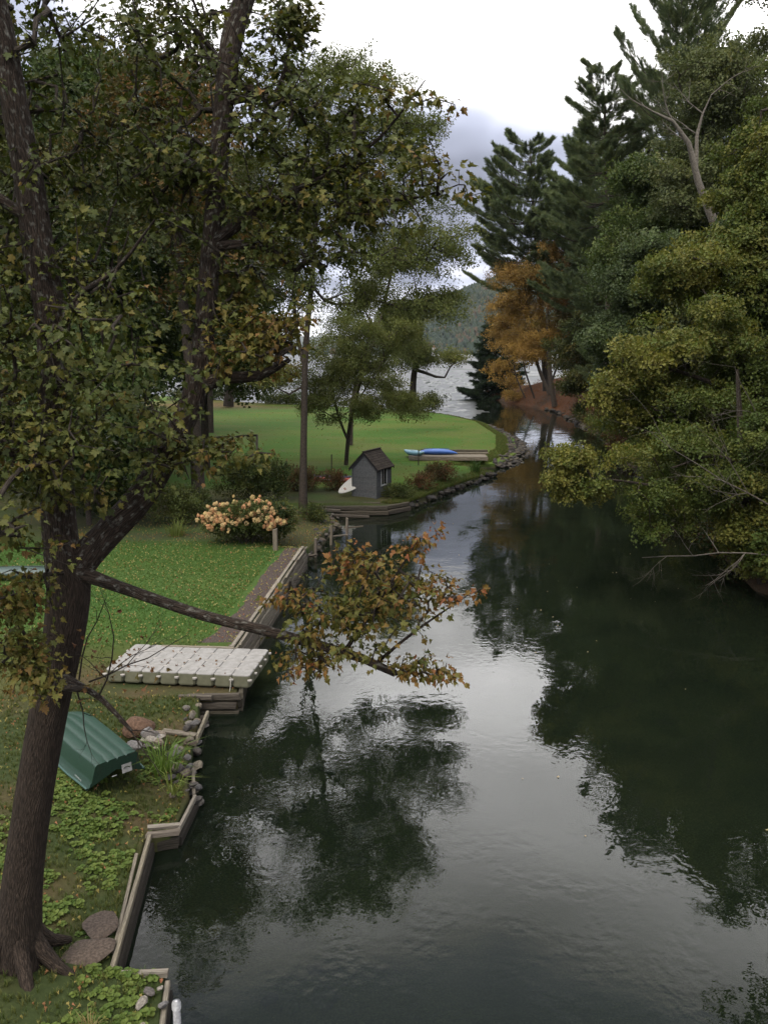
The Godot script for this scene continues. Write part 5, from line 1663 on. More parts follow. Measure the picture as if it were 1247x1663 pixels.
	for k in 3000:
		var zz := rf(-150, -100)
		var x := along(RIGHT, zz, 1) + 12 * rf()
		xfs.append(Transform3D(Basis.from_euler(Vector3(rf(-0.7, 0.7), rf(0, TAU), rf(-0.7, 0.7))) * Basis.from_scale(Vector3.ONE * rf(0.5, 1.1)), Vector3(x, right_height(x, zz) + 0.02, zz)))
		cols.append(tinted([Color(0.22, 0.075, 0.028), Color(0.15, 0.07, 0.03), Color(0.25, 0.12, 0.04)]))
	tag(multi("leaf_litter", sprigs.shrub, M.leaf, self, xfs, cols), "rusty leaf litter and low growth on the wooded point", "leaves", "", "stuff")

func right_bank() -> void:
	conifer("pine_tree", "leftmost tall white pine on the right bank, its boughs sweeping over the point", Vector3(25.5, 2.6, -137), Vector3(22.0, 40.2, -137), 0.5, {"low": 0.4, "whorls": 22, "reach": 9.5, "palette": PAL.pine, "size": 1.35, "density": 28.0, "lean": Vector3(-1, 0, 0), "hook": 0.1, "rise": 0.08, "group": "pines on the right bank"})
	conifer("pine_tree", "dense dark pine just right of the leftmost tall pine", Vector3(30, 6, -126), Vector3(29, 37, -126), 0.45, {"low": 0.3, "whorls": 19, "reach": 9.0, "palette": PAL.pine, "size": 1.35, "density": 26.0, "rise": 0.08, "group": "pines on the right bank"})
	conifer("pine_tree", "pine with open layered top standing against the white sky, centre of the pines", Vector3(24.4, 3.4, -94), Vector3(22.4, 37.4, -94), 0.4, {"low": 0.45, "whorls": 18, "reach": 5.8, "palette": PAL.pine, "size": 1.05, "density": 32.0, "rise": 0.04, "group": "pines on the right bank"})
	conifer("pine_tree", "tallest pine with upswept boughs cut by the top of the picture", Vector3(29.5, 7, -84), Vector3(26.9, 42.5, -84), 0.45, {"low": 0.5, "whorls": 18, "reach": 6.5, "palette": PAL.pine, "size": 1.25, "density": 20.0, "rise": 0.35, "hook": 0.3, "group": "pines on the right bank"})
	conifer("hemlock_tree", "dark conical hemlock drooping over the water at the tip of the point", Vector3(21.2, 0.6, -162), Vector3(20.8, 15.0, -162), 0.26, {"low": 0.02, "whorls": 24, "reach": 5.6, "palette": PAL.hemlock, "size": 2.0, "density": 18.0, "rise": -0.12, "hook": 0.0, "sprig": "hemlock", "cone": true, "bare": 0.1, "sag": 0.3, "upturn": -0.1})
	conifer("hemlock_tree", "dark green hemlock boughs between the pines and the rounded hardwood", Vector3(26.5, 4, -100), Vector3(26.2, 26, -100), 0.3, {"low": 0.1, "whorls": 18, "reach": 6.0, "palette": PAL.pine, "size": 1.3, "density": 16.0, "rise": 0.05, "sprig": "hemlock", "bare": 0.15, "sag": 0.25, "upturn": 0.1})
	conifer("pine_tree", "broad pine filling the gap between the leftmost and the open-topped pine", Vector3(27.5, 5, -113), Vector3(25.4, 35.5, -113), 0.42, {"low": 0.25, "whorls": 21, "reach": 8.0, "palette": PAL.pine, "size": 1.3, "density": 27.0, "rise": 0.08, "group": "pines on the right bank"})
	conifer("pine_tree", "pine standing behind the tallest pine and the open-topped one", Vector3(33, 9, -98), Vector3(31.5, 41, -98), 0.42, {"low": 0.25, "whorls": 20, "reach": 7.5, "palette": PAL.pine, "size": 1.5, "density": 18.0, "rise": 0.12, "group": "pines on the right bank"})
	# leaning dead trunk
	var o := thing("dead_tree", "bare grey dead trunk leaning left above the right bank trees", "tree", Vector3(23.5, 8, -56))
	var a := Acc.new()
	tube(a, [Vector3(23.5, 8, -56), Vector3(22.2, 12.3, -55.6), Vector3(20.4, 16.3, -55), Vector3(19.1, 19.0, -55), Vector3(18.3, 21.2, -54.8), Vector3(17.2, 22.4, -54.6), Vector3(15.9, 22.9, -54.4)], [0.36, 0.33, 0.29, 0.22, 0.16, 0.11, 0.05], 8, Color.WHITE, true, 0.1)
	tube(a, [Vector3(18.9, 19.6, -55), Vector3(18.9, 21.8, -55.2), Vector3(19.2, 23.0, -55.3), Vector3(19.6, 24.0, -55.2)], [0.15, 0.11, 0.06, 0.03], 6, Color.WHITE, true, 0.1)
	for k in 7: bare_branch(a, [Vector3(17.2, 22.4, -54.6), Vector3(19.2, 23.0, -55.3), Vector3(18.3, 21.2, -54.8), Vector3(19.6, 24.0, -55.2), Vector3(15.9, 22.9, -54.4), Vector3(18.9, 21.8, -55.2), Vector3(20.0, 17.2, -55)][k], Vector3(rf(-1, 0.8), rf(0.2, 1), rf(-0.3, 0.6)), rf(2.0, 3.2), 0.05, 2)
	part("trunk", a.mesh(), M.pale_bark, o, Transform3D(Basis(), -o.position))
	# dead boughs over the river: [root, direction, length]
	var q := 0
	for s in [[Vector3(18.6, 4.2, -46), Vector3(-1, 0.1, 0.0), 7.0, "tangle of pale bare branches by the bank below the orange leaves"], [Vector3(13.6, 3.6, -29.6), Vector3(-1, 0.42, 0.0), 5.6, "pale dead bough forking over the river in front of the yellowing tree"], [Vector3(13.6, 1.9, -29.4), Vector3(-1, -0.1, 0.05), 4.4, "lowest bare grey bough reaching over the water at right"], [Vector3(14.2, 5.5, -31.5), Vector3(-0.55, 0.8, 0.2), 3.6, "bare twigs rising beside the dark riverside trunk"]]:
		var t := thing("dead_bough", s[3], "branch", s[0])
		a = Acc.new()
		var d: Vector3 = s[1].normalized()
		bare_branch(a, Vector3.ZERO, d, s[2], 0.034, 3, 0.42)
		part("branches", a.mesh(), M.pale_bark, t)
		q += 1
	var n := 0
	for s in [[18.3, -25.5, 21, 6.0, "beside the river just out of the right edge"], [18.6, -16, 20, 5.8, "by the bridge on the right bank"], [23.5, -31, 22, 5.5, "up the slope behind the dark riverside trunk"], [18, -6, 18, 4.5, "nearest the bridge on the right bank"], [25, -20, 22, 5.5, "high on the slope at the near right"], [22.5, -50, 19, 4.6, "behind the leaning dead trunk's foot"], [31, -58, 20, 5.5, "on the upper slope behind the dead trunk"], [34, -72, 22, 6, "on the upper slope under the top right crown"], [35, -92, 22, 6, "on the ridge behind the tallest pine"], [36, -108, 21, 6, "on the ridge behind the hemlock boughs"], [24.5, -77, 13, 4.5, "low on the bank under the rounded hardwood"], [26.5, -108, 14, 5, "low on the bank right of the orange tree"], [22.5, -60, 12, 4.0, "low on the bank below the dark bluish hardwood"], [33, -118, 18, 5.5, "behind the brown and green tree"], [20, -42, 14, 3.6, "low behind the broad yellowing hardwood"]]:
		auto_tree("hardwood_tree", "green hardwood %s" % s[4], Vector3(s[0], right_height(s[0], s[1]), s[1]), s[2], s[3], 0.2 if s[2] > 15 else 0.1, ["greygreen", "green", "bluegreen", "olive"][n % 4], [0.3, 0.5, 0.2, 0.4][n % 4], {"ends": 34, "size": 1.6 if s[1] < -50 else 1.3, "per": 9}, "trees on the wooded right bank")
		n += 1
	var places := [[-33.5, "right beside the dark riverside trunk"], [-30.6, "nearest the camera on the right bank"], [-35, "close behind the dark riverside trunk"], [-38.5, "just behind the dark riverside trunk"], [-42, "under the broad yellowing hardwood"], [-48, "below the tangle of pale bare branches"], [-55, "in the middle of the right bank's foot"], [-62, "below the dark bluish hardwood"], [-70, "beyond the dark bluish hardwood's foot"], [-79, "below the rounded hardwood"], [-88, "below the open-topped pine"], [-97, "below the hemlock boughs"], [-106, "next to the bare rust-coloured point"]]
	for k in places.size():
		var zz: float = places[k][0]
		var x := along(RIGHT, zz, 1) + 0.8
		shrub("leafy_shrub", "overhanging shrub at the waterline %s" % places[k][1], Vector3(x, right_height(x, zz), zz), Vector3(1.9, 1.1, 2.6) * rf(0.9, 1.25), 420, ["shrub", "yellowgreen", "redshrub"][k % 3], {"size": 2.0, "group": "shrubs on the banks"})
func left_woods() -> void:
	var n := 0
	for s in [[-16.5, -52, 25, 5.5, "nearest the lawn behind the old maple's fork"], [-23, -48, 26, 6, "left of the lawn behind the old maple"], [-12.5, -60, 21, 4.6, "with thin trunk behind the hydrangea lawn"], [-21, -66, 27, 6, "in the second row behind the white table"], [-30, -60, 28, 6.5, "far left in the second row"], [-17, -84, 26, 5.5, "in the middle of the lake lawn at left"], [-27, -80, 27, 6.5, "third row at left, towards the lake"], [-37, -78, 28, 7, "third row at far left"], [-33, -104, 28, 7, "by the lake behind the left wood"], [-46, -100, 28, 7.5, "by the lake at far left"], [-14, -40, 9, 2.6, "small and young beside the lawn shrubs"], [-9.6, -44, 24, 4.2, "tall and high-crowned just left of the tall slender trunk"]]:
		auto_tree("hardwood_tree", "hardwood %s" % s[4], Vector3(s[0], left_height(s[0], s[1]), s[1]), s[2], s[3], 0.5 if n == 11 else 0.24, ["green", "olive", "green", "rustgreen"][n % 4], [0.25, 0.5, 0.4, 0.35][n % 4], {"ends": 56 if n < 11 else 20, "size": 1.5 if n < 11 else 1.2, "per": 10 if n < 11 else 7, "spread": 1.4 if n < 11 else 1.0}, "trees of the left wood")
		n += 1
func far_hills() -> void:
	var hgt := func(x: float, zz: float) -> float:
		var up := smoothstep(-1745.0, -2250.0, zz)
		var h := 128.0 * smoothstep(-90.0, 95.0, x) + 60.0 * smoothstep(80.0, 330.0, x) + 60.0 * smoothstep(300.0, 1400.0, x)
		return -2.0 + (h + 16.0 * noise.get_noise_2d(x * 0.35, zz * 0.35)) * pow(up, 0.8)
	var a := Acc.new()
	var nx := 90
	var nz := 26
	for i in nz + 1:
		for k in nx + 1:
			var x := lerpf(-200, 2800, pow(k / float(nx), 1.4))
			var zz := lerpf(-1735, -2700, i / float(nz))
			a.vert(Vector3(x, hgt.call(x, zz), zz), Vector3.UP, Color(0.04, 0.045, 0.026))
	weave(a, nz + 1, nx + 1, false)
	tag(part("far_hill", a.mesh(), M.plain, self), "", "", "", "structure")
	a = Acc.new()
	for i in 9:
		for k in 121:
			var x := lerpf(-5200, 900, k / 120.0)
			var zz := -5200.0 - 160.0 * i
			var h := (95.0 + 55.0 * noise.get_noise_2d(x * 0.06, 3.0) + 26 * noise.get_noise_2d(x * 0.3, zz)) * smoothstep(-0.05, 0.9, i / 8.0)
			a.vert(Vector3(x, -2.0 + h + 5.0 * noise.get_noise_2d(x * 6, zz * 6) * minf(i, 1), zz), Vector3.UP, Color(0.045, 0.055, 0.035))
	weave(a, 9, 121, false)
	tag(part("far_ridge", a.mesh(), M.plain, self), "", "", "", "structure")
	var crowns := rock_mesh(601, 1.15, 0.5, 1)
	var xfs := []
	var cols := PackedColorArray()
	for k in 14000:
		var x := lerpf(-190, 900, pow(rf(), 1.2))
		var zz := lerpf(-1740, -2260, pow(rf(), 0.8))
		var y: float = hgt.call(x, zz)
		if y < 1.0 and zz < -1760: continue
		var s := rf(4.0, 7.0)
		xfs.append(Transform3D(Basis(Vector3.UP, rf(0, TAU)) * Basis.from_scale(Vector3(s * 0.85, s * rf(0.9, 1.5), s * 0.85)), Vector3(x, maxf(y, 0) + s * 0.6, zz)))
		var q := noise.get_noise_2d(x * 1.2, zz * 1.2) + rf(-0.3, 0.3)
		var low := smoothstep(70.0, 10.0, y)
		cols.append(Color(0.018, 0.034, 0.014) if q < 0.1 else Color(0.034, 0.046, 0.016) if q < 0.3 else Color(0.075, 0.048, 0.020) if rf() < 0.3 + 0.4 * low else Color(0.046, 0.050, 0.018))
	tag(multi("far_woods", crowns, M.leaf, self, xfs, cols), "mixed autumn woods covering the hill across the lake", "woods", "", "stuff")
	var t := thing("stone_tower", "tiny pale tower on the far lake shore at the foot of the hill", "tower", Vector3(98, 0, -1725))
	a = Acc.new()
	tube(a, [Vector3(0, -1, 0), Vector3(0, 12, 0), Vector3(0, 12.5, 0), Vector3(0, 13, 0)], [3.0, 2.8, 3.2, 3.2], 12, Color(0.5, 0.48, 0.44))
	part("shaft", a.mesh(), M.plain, t)
	a = Acc.new()
	tube(a, [Vector3(0, 13, 0), Vector3(0, 19, 0)], [3.2, 0.1], 12, Color(0.3, 0.15, 0.1))
	part("roof", a.mesh(), M.plain, t)

func _ready() -> void:
	rng.seed = 20
	noise.seed = 7
	noise.frequency = 0.012
	noise.fractal_octaves = 4
	# camera
	var cam := Camera3D.new()
	cam.name = "camera"
	cam.position = EYE
	cam.rotation_degrees = Vector3(PITCH, 0, 0)
	cam.fov = FOV
	cam.near = 0.1
	cam.far = 12000
	add_child(cam)
	cam.current = true
	# sky and exposure
	var env := Environment.new()
	env.background_mode = Environment.BG_SKY
	var sky := Sky.new()
	var pan := PanoramaSkyMaterial.new()
	pan.panorama = sky_panorama()
	sky.sky_material = pan
	env.sky = sky
	env.tonemap_mode = Environment.TONE_MAPPER_LINEAR
	env.tonemap_exposure = 1.48
	env.sdfgi_enabled = true
	env.ssao_enabled = true
	env.ssil_enabled = true
	env.fog_enabled = true
	env.fog_light_color = Color(0.86, 0.9, 0.96)
	env.fog_density = 0.000035
	var we := WorldEnvironment.new()
	we.environment = env
	add_child(we)
	var sun := DirectionalLight3D.new()
	sun.name = "sun"
	sun.light_energy = 0.5
	sun.light_angular_distance = 20
	sun.light_color = Color(1, 0.95, 0.86)
	sun.shadow_enabled = true
	sun.rotation_degrees = Vector3(-52, -28, 0)
	add_child(sun)
	make_materials()
	make_sprigs()
	print("materials ", Time.get_ticks_msec())
	ground()
	water()
	far_hills()
	print("setting ", Time.get_ticks_msec())
	tree("ash_tree", "tall slender tree with bare straight trunk beside the hydrangea, left of the shed", "tree", {"stems": [[Vector4(-4.19,0.70,-43.65,0.250), Vector4(-4.14,3.03,-43.80,0.190), Vector4(-4.08,5.54,-44.00,0.170), Vector4(-3.95,9.25,-44.30,0.155), Vector4(-3.54,13.20,-44.60,0.130), Vector4(-3.21,18.53,-45.00,0.110), Vector4(-2.94,23.04,-45.00,0.040)],
			[Vector4(-3.96,8.02,-44.20,0.120), Vector4(-4.42,9.87,-44.40,0.100), Vector4(-4.65,12.92,-44.80,0.080), Vector4(-5.17,17.08,-45.00,0.050)],
			[Vector4(-4.00,7.25,-44.20,0.060), Vector4(-4.83,6.78,-44.20,0.050), Vector4(-5.58,7.16,-44.00,0.030)]],
		"lobes": [[Vector3(-3.00,19.50,-45.00), Vector3(4.20,3.60,4.00), 110, 0.30], [Vector3(1.20,14.60,-45.00), Vector3(3.20,2.80,3.20), 75, 0.35], [Vector3(-6.60,14.60,-45.00), Vector3(3.40,2.80,3.40), 75, 0.30], [Vector3(-2.60,15.60,-45.00), Vector3(3.00,2.00,3.00), 60, 0.30], [Vector3(2.00,11.60,-45.50), Vector3(1.60,1.40,2.00), 26, 0.40], [Vector3(0.80,18.20,-45.00), Vector3(2.40,2.00,2.40), 40, 0.35], [Vector3(-1.50,22.00,-45.00), Vector3(2.20,2.00,2.20), 25, 0.40], [Vector3(-4.60,12.20,-44.20), Vector3(1.60,1.40,2.00), 16, 0.40], [Vector3(-1.20,11.50,-44.50), Vector3(1.60,1.20,2.00), 14, 0.40], [Vector3(-5.43,7.26,-44.00), Vector3(0.84,0.84,1.20), 12, 0.50]],
		"palette": PAL.airy, "sprig": "small", "per": 10, "spread": 0.8, "tip": 0.012}, "trees along the lake lawn")
	tree("serviceberry_tree", "small multi-stemmed airy tree with dark forked stems just behind the grey shed", "tree", {"stems": [[Vector4(-2.75,0.80,-61.80,0.160), Vector4(-2.55,3.04,-61.80,0.140), Vector4(-2.28,4.58,-61.80,0.110), Vector4(-1.46,7.64,-61.50,0.080), Vector4(-0.93,11.47,-61.50,0.040)],
			[Vector4(-2.60,2.59,-61.80,0.100), Vector4(-3.21,4.14,-61.80,0.090), Vector4(-3.77,6.33,-62.00,0.070), Vector4(-4.43,9.36,-62.00,0.030)],
			[Vector4(-2.27,4.51,-61.60,0.080), Vector4(-1.55,5.92,-61.30,0.060), Vector4(-0.15,8.08,-61.00,0.030)],
			[Vector4(-3.12,3.88,-61.80,0.060), Vector4(-4.03,4.51,-61.60,0.040), Vector4(-5.19,5.05,-61.40,0.020)]],
		"lobes": [[Vector3(-2.79,7.63,-62.00), Vector3(2.72,2.72,2.50), 55, 0.40], [Vector3(-0.06,7.01,-61.00), Vector3(2.95,2.23,2.40), 60, 0.55], [Vector3(-4.07,4.86,-61.00), Vector3(1.70,1.52,1.60), 26, 0.30], [Vector3(-1.46,10.00,-62.00), Vector3(3.86,2.04,2.80), 75, 0.40], [Vector3(0.72,9.36,-62.00), Vector3(1.82,1.82,2.20), 36, 0.50], [Vector3(1.36,5.32,-60.50), Vector3(1.77,1.06,1.40), 26, 0.55], [Vector3(-1.02,5.11,-60.50), Vector3(1.99,1.11,1.60), 26, 0.50], [Vector3(-5.00,6.76,-62.00), Vector3(1.36,2.72,1.60), 26, 0.50]],
		"palette": PAL.airy, "sprig": "small", "per": 8, "spread": 0.65, "size": 1.0, "tip": 0.009, "droop": 0.35, "step": 0.6, "loose": 0.45, "flat": 0.5, "each": 5.0}, "trees along the lake lawn")
	tree("locust_tree", "light feathery tree with airy top rising behind the small multi-stemmed tree", "tree", {"stems": [[Vector4(-2.90,0.90,-74.00,0.200), Vector4(-2.59,5.24,-75.00,0.180), Vector4(-0.63,10.52,-78.00,0.140), Vector4(0.58,15.46,-80.00,0.100), Vector4(1.19,17.86,-80.00,0.030)],
			[Vector4(-0.03,9.46,-80.00,0.120), Vector4(-1.87,12.75,-80.00,0.080), Vector4(-2.97,15.46,-80.00,0.030)],
			[Vector4(0.08,11.11,-80.00,0.110), Vector4(1.76,13.30,-80.00,0.070), Vector4(2.48,14.65,-80.00,0.030)]],
		"lobes": [[Vector3(-2.14,14.38,-80.00), Vector3(2.11,1.79,3.00), 40, 0.60], [Vector3(0.64,16.00,-80.00), Vector3(1.87,1.69,3.00), 40, 0.70], [Vector3(1.31,13.03,-80.00), Vector3(1.41,2.24,3.00), 36, 0.55], [Vector3(-0.20,11.66,-80.00), Vector3(3.51,1.99,3.00), 60, 0.45], [Vector3(1.02,17.71,-80.00), Vector3(1.41,0.70,2.00), 14, 0.80], [Vector3(-3.56,11.66,-80.00), Vector3(1.69,1.99,2.00), 24, 0.45]],
		"palette": PAL.airy, "sprig": "small", "per": 5, "spread": 0.8, "size": 1.25, "tip": 0.011, "droop": 0.4, "loose": 0.34, "flat": 0.34, "each": 4.0}, "trees along the lake lawn")
	tree("willow_tree", "leaning shore tree at the lake edge with one crooked limb reaching right over the water", "tree", {"stems": [[Vector4(3.90,0.50,-117.00,0.500), Vector4(4.02,5.60,-116.80,0.400), Vector4(4.81,9.67,-116.60,0.320), Vector4(4.61,14.47,-116.60,0.200), Vector4(3.93,18.41,-116.60,0.050)],
			[Vector4(4.08,6.43,-116.50,0.250), Vector4(5.65,5.94,-116.40,0.200), Vector4(6.97,5.46,-116.30,0.170), Vector4(8.13,5.37,-116.30,0.140), Vector4(8.84,6.76,-116.20,0.100), Vector4(9.73,7.57,-116.10,0.050)],
			[Vector4(4.65,8.46,-116.60,0.250), Vector4(2.59,9.67,-116.60,0.150), Vector4(0.53,11.28,-116.60,0.050)]],
		"lobes": [[Vector3(2.98,13.28,-116.60), Vector3(2.05,2.90,4.00), 40, 0.50], [Vector3(2.35,7.24,-116.60), Vector3(3.07,3.27,4.00), 45, 0.35], [Vector3(4.81,8.86,-116.60), Vector3(0.96,3.63,3.00), 34, 0.40], [Vector3(8.75,7.89,-116.20), Vector3(1.63,0.87,1.60), 14, 0.70], [Vector3(5.50,2.19,-116.00), Vector3(1.36,1.01,2.00), 14, 0.50], [Vector3(1.35,12.88,-116.60), Vector3(3.07,2.90,4.00), 40, 0.45], [Vector3(3.04,1.91,-116.60), Vector3(2.73,1.45,3.00), 26, 0.30]],
		"palette": PAL.airy, "sprig": "small", "per": 8, "spread": 1.2, "size": 1.9, "tip": 0.02}, "trees along the lake lawn")
	tree("oak_tree", "stout lawn tree on brown leaf litter by the lake, seen left of the slender trunk", "tree", {"stems": [[Vector4(-21.80,1.20,-121.20,0.750), Vector4(-21.53,5.48,-121.20,0.600), Vector4(-21.17,11.37,-121.20,0.500), Vector4(-20.62,20.41,-121.20,0.350), Vector4(-19.70,30.77,-121.20,0.100)],
			[Vector4(-21.31,9.70,-121.20,0.300), Vector4(-24.76,16.32,-121.00,0.200), Vector4(-27.85,22.81,-121.00,0.080)],
			[Vector4(-21.03,13.03,-121.20,0.300), Vector4(-17.10,18.77,-121.00,0.200), Vector4(-14.42,26.01,-121.00,0.080)]],
		"lobes": [[Vector3(-20.13,29.17,-121.00), Vector3(6.20,6.20,6.00), 60, 0.40], [Vector3(-27.02,22.81,-121.00), Vector3(5.32,5.32,5.00), 50, 0.60], [Vector3(-14.40,26.80,-121.00), Vector3(4.43,5.32,5.00), 45, 0.40], [Vector3(-23.92,16.32,-121.00), Vector3(3.54,3.19,4.00), 24, 0.60], [Vector3(-16.73,6.37,-119.00), Vector3(3.49,1.22,3.00), 12, 0.70]],
		"palette": PAL.olive, "sprig": "broad", "per": 8, "spread": 1.5, "size": 1.9, "tip": 0.03}, "trees along the lake lawn")
	tree("maple_tree", "tall grey-green hardwood at the top right corner above the leaning dead trunk", "tree", {"stems": [[Vector4(27.00,6.50,-69.00,0.500), Vector4(27.13,20.21,-70.00,0.360), Vector4(26.69,26.05,-70.00,0.240), Vector4(26.69,32.12,-70.00,0.060)],
			[Vector4(26.95,22.48,-70.00,0.220), Vector4(23.86,26.05,-70.00,0.140), Vector4(22.25,29.11,-70.00,0.050)],
			[Vector4(27.02,21.58,-70.00,0.220), Vector4(29.59,25.16,-70.00,0.140), Vector4(30.97,30.84,-70.00,0.050)]],
		"lobes": [[Vector3(25.87,30.62,-70.00), Vector3(3.84,3.59,4.00), 60, 0.35], [Vector3(29.04,26.05,-70.00), Vector3(3.84,4.36,4.00), 65, 0.30], [Vector3(23.86,26.05,-70.00), Vector3(3.33,4.10,4.00), 60, 0.25], [Vector3(27.50,21.58,-70.00), Vector3(4.10,3.59,4.00), 60, 0.25], [Vector3(30.89,31.70,-70.00), Vector3(4.10,4.10,4.00), 40, 0.40], [Vector3(23.03,20.67,-70.00), Vector3(2.82,3.08,4.00), 45, 0.30], [Vector3(29.51,36.69,-72.00), Vector3(5.27,3.16,4.00), 40, 0.40]],
		"palette": PAL.greygreen, "sprig": "broad", "per": 9, "spread": 1.1, "size": 1.35, "tip": 0.018}, "trees on the wooded right bank")
	tree("maple_tree", "rounded mid-green hardwood left of the leaning dead trunk below the pines", "tree", {"stems": [[Vector4(27.50,6.00,-79.00,0.400), Vector4(23.20,13.72,-78.00,0.300), Vector4(22.90,18.93,-78.00,0.200), Vector4(22.48,24.52,-78.00,0.050)],
			[Vector4(23.05,16.34,-78.00,0.160), Vector4(20.81,17.90,-78.00,0.100), Vector4(19.41,18.93,-78.00,0.040)],
			[Vector4(23.08,15.82,-78.00,0.160), Vector4(25.38,17.90,-78.00,0.100), Vector4(26.06,19.96,-78.00,0.040)]],
		"lobes": [[Vector3(22.46,21.33,-77.00), Vector3(3.38,3.66,4.00), 65, 0.50], [Vector3(20.27,17.79,-77.00), Vector3(2.71,2.71,4.00), 50, 0.50], [Vector3(24.62,16.25,-77.00), Vector3(3.38,3.38,4.00), 60, 0.40], [Vector3(21.68,24.07,-77.00), Vector3(2.03,1.92,3.00), 24, 0.60], [Vector3(26.32,18.81,-77.00), Vector3(2.26,3.38,3.00), 36, 0.35]],
		"palette": PAL.green, "sprig": "broad", "per": 9, "spread": 1.1, "size": 1.4, "tip": 0.018}, "trees on the wooded right bank")
	tree("maple_tree", "dense dark bluish-green hardwood in the middle of the right bank", "tree", {"stems": [[Vector4(21.50,1.50,-67.00,0.360), Vector4(19.77,7.52,-67.00,0.300), Vector4(19.56,11.23,-67.00,0.200), Vector4(19.08,15.76,-67.00,0.050)],
			[Vector4(19.66,9.38,-67.00,0.160), Vector4(17.73,10.31,-67.00,0.100), Vector4(16.03,11.20,-66.00,0.040)],
			[Vector4(19.66,9.38,-67.00,0.160), Vector4(21.62,12.14,-67.00,0.100), Vector4(22.70,13.51,-67.00,0.040)]],
		"lobes": [[Vector3(18.39,13.59,-65.00), Vector3(2.67,2.67,3.50), 70, 0.20], [Vector3(17.19,10.49,-65.00), Vector3(2.19,2.38,3.50), 60, 0.20], [Vector3(21.00,11.61,-65.00), Vector3(2.62,2.86,3.50), 60, 0.20], [Vector3(19.62,15.77,-65.00), Vector3(2.19,1.71,3.00), 40, 0.30], [Vector3(18.69,8.02,-65.00), Vector3(2.86,2.38,3.00), 50, 0.20]],
		"palette": PAL.bluegreen, "sprig": "broad", "per": 9, "spread": 0.95, "size": 1.25, "tip": 0.016}, "trees on the wooded right bank")
	tree("maple_tree", "yellow-green hardwood at the right edge with layered boughs below the dead trunk", "tree", {"stems": [[Vector4(19.80,3.00,-45.00,0.340), Vector4(19.42,9.25,-44.00,0.280), Vector4(18.37,13.05,-43.00,0.200), Vector4(17.83,16.72,-43.00,0.120), Vector4(17.65,20.01,-43.00,0.040)],
			[Vector4(18.98,10.45,-43.50,0.140), Vector4(16.43,12.43,-42.50,0.100), Vector4(14.16,12.95,-42.00,0.040)],
			[Vector4(18.58,11.60,-43.00,0.120), Vector4(16.44,13.51,-42.00,0.080), Vector4(15.22,14.35,-42.00,0.030)]],
		"lobes": [[Vector3(16.58,13.65,-42.00), Vector3(2.46,1.11,2.40), 60, 0.70], [Vector3(14.63,12.39,-42.00), Vector3(2.31,1.23,2.40), 60, 0.75], [Vector3(17.62,11.54,-42.00), Vector3(2.46,1.85,2.60), 60, 0.50], [Vector3(13.16,12.67,-42.00), Vector3(1.23,0.86,2.00), 24, 0.70], [Vector3(17.81,18.11,-43.00), Vector3(1.26,2.05,2.40), 40, 0.60], [Vector3(17.21,15.67,-42.50), Vector3(1.87,1.12,2.40), 40, 0.60], [Vector3(20.06,16.05,-44.00), Vector3(1.93,3.54,3.00), 60, 0.40], [Vector3(19.64,20.82,-44.00), Vector3(1.93,1.93,3.00), 30, 0.50]],
		"palette": PAL.yellowgreen, "sprig": "broad", "per": 8, "spread": 0.5, "size": 0.95, "loose": 0.3, "flat": 0.26, "each": 3.6, "tip": 0.012}, "trees on the wooded right bank")
	tree("maple_tree", "broad yellowing hardwood leaning over the river on the right", "tree", {"stems": [[Vector4(17.20,1.20,-39.00,0.340), Vector4(17.27,4.92,-38.00,0.280), Vector4(15.52,7.92,-37.00,0.200), Vector4(14.17,10.23,-37.00,0.100), Vector4(13.31,11.49,-37.00,0.030)],
			[Vector4(16.20,6.59,-37.40,0.140), Vector4(13.65,7.68,-36.50,0.100), Vector4(10.86,8.46,-36.00,0.050), Vector4(9.86,8.21,-36.00,0.020)],
			[Vector4(16.55,5.53,-37.40,0.120), Vector4(13.86,5.66,-36.00,0.090), Vector4(11.35,6.21,-35.50,0.040)]],
		"lobes": [[Vector3(13.70,9.60,-37.00), Vector3(2.30,1.35,2.40), 75, 0.70], [Vector3(11.27,8.45,-36.50), Vector3(1.60,1.34,2.40), 65, 0.85], [Vector3(15.56,7.40,-37.00), Vector3(2.03,2.03,2.60), 70, 0.40], [Vector3(12.39,6.43,-36.00), Vector3(2.11,1.11,2.20), 65, 0.60], [Vector3(9.78,7.30,-36.50), Vector3(0.96,0.69,1.40), 24, 1.00], [Vector3(14.33,4.62,-36.00), Vector3(1.98,1.32,2.20), 55, 0.45], [Vector3(11.01,5.91,-36.00), Vector3(1.05,0.95,1.60), 26, 0.75]],
		"palette": PAL.yellowgreen, "sprig": "broad", "per": 8, "spread": 0.42, "size": 0.85, "loose": 0.3, "flat": 0.26, "each": 3.6, "tip": 0.011}, "trees on the wooded right bank")
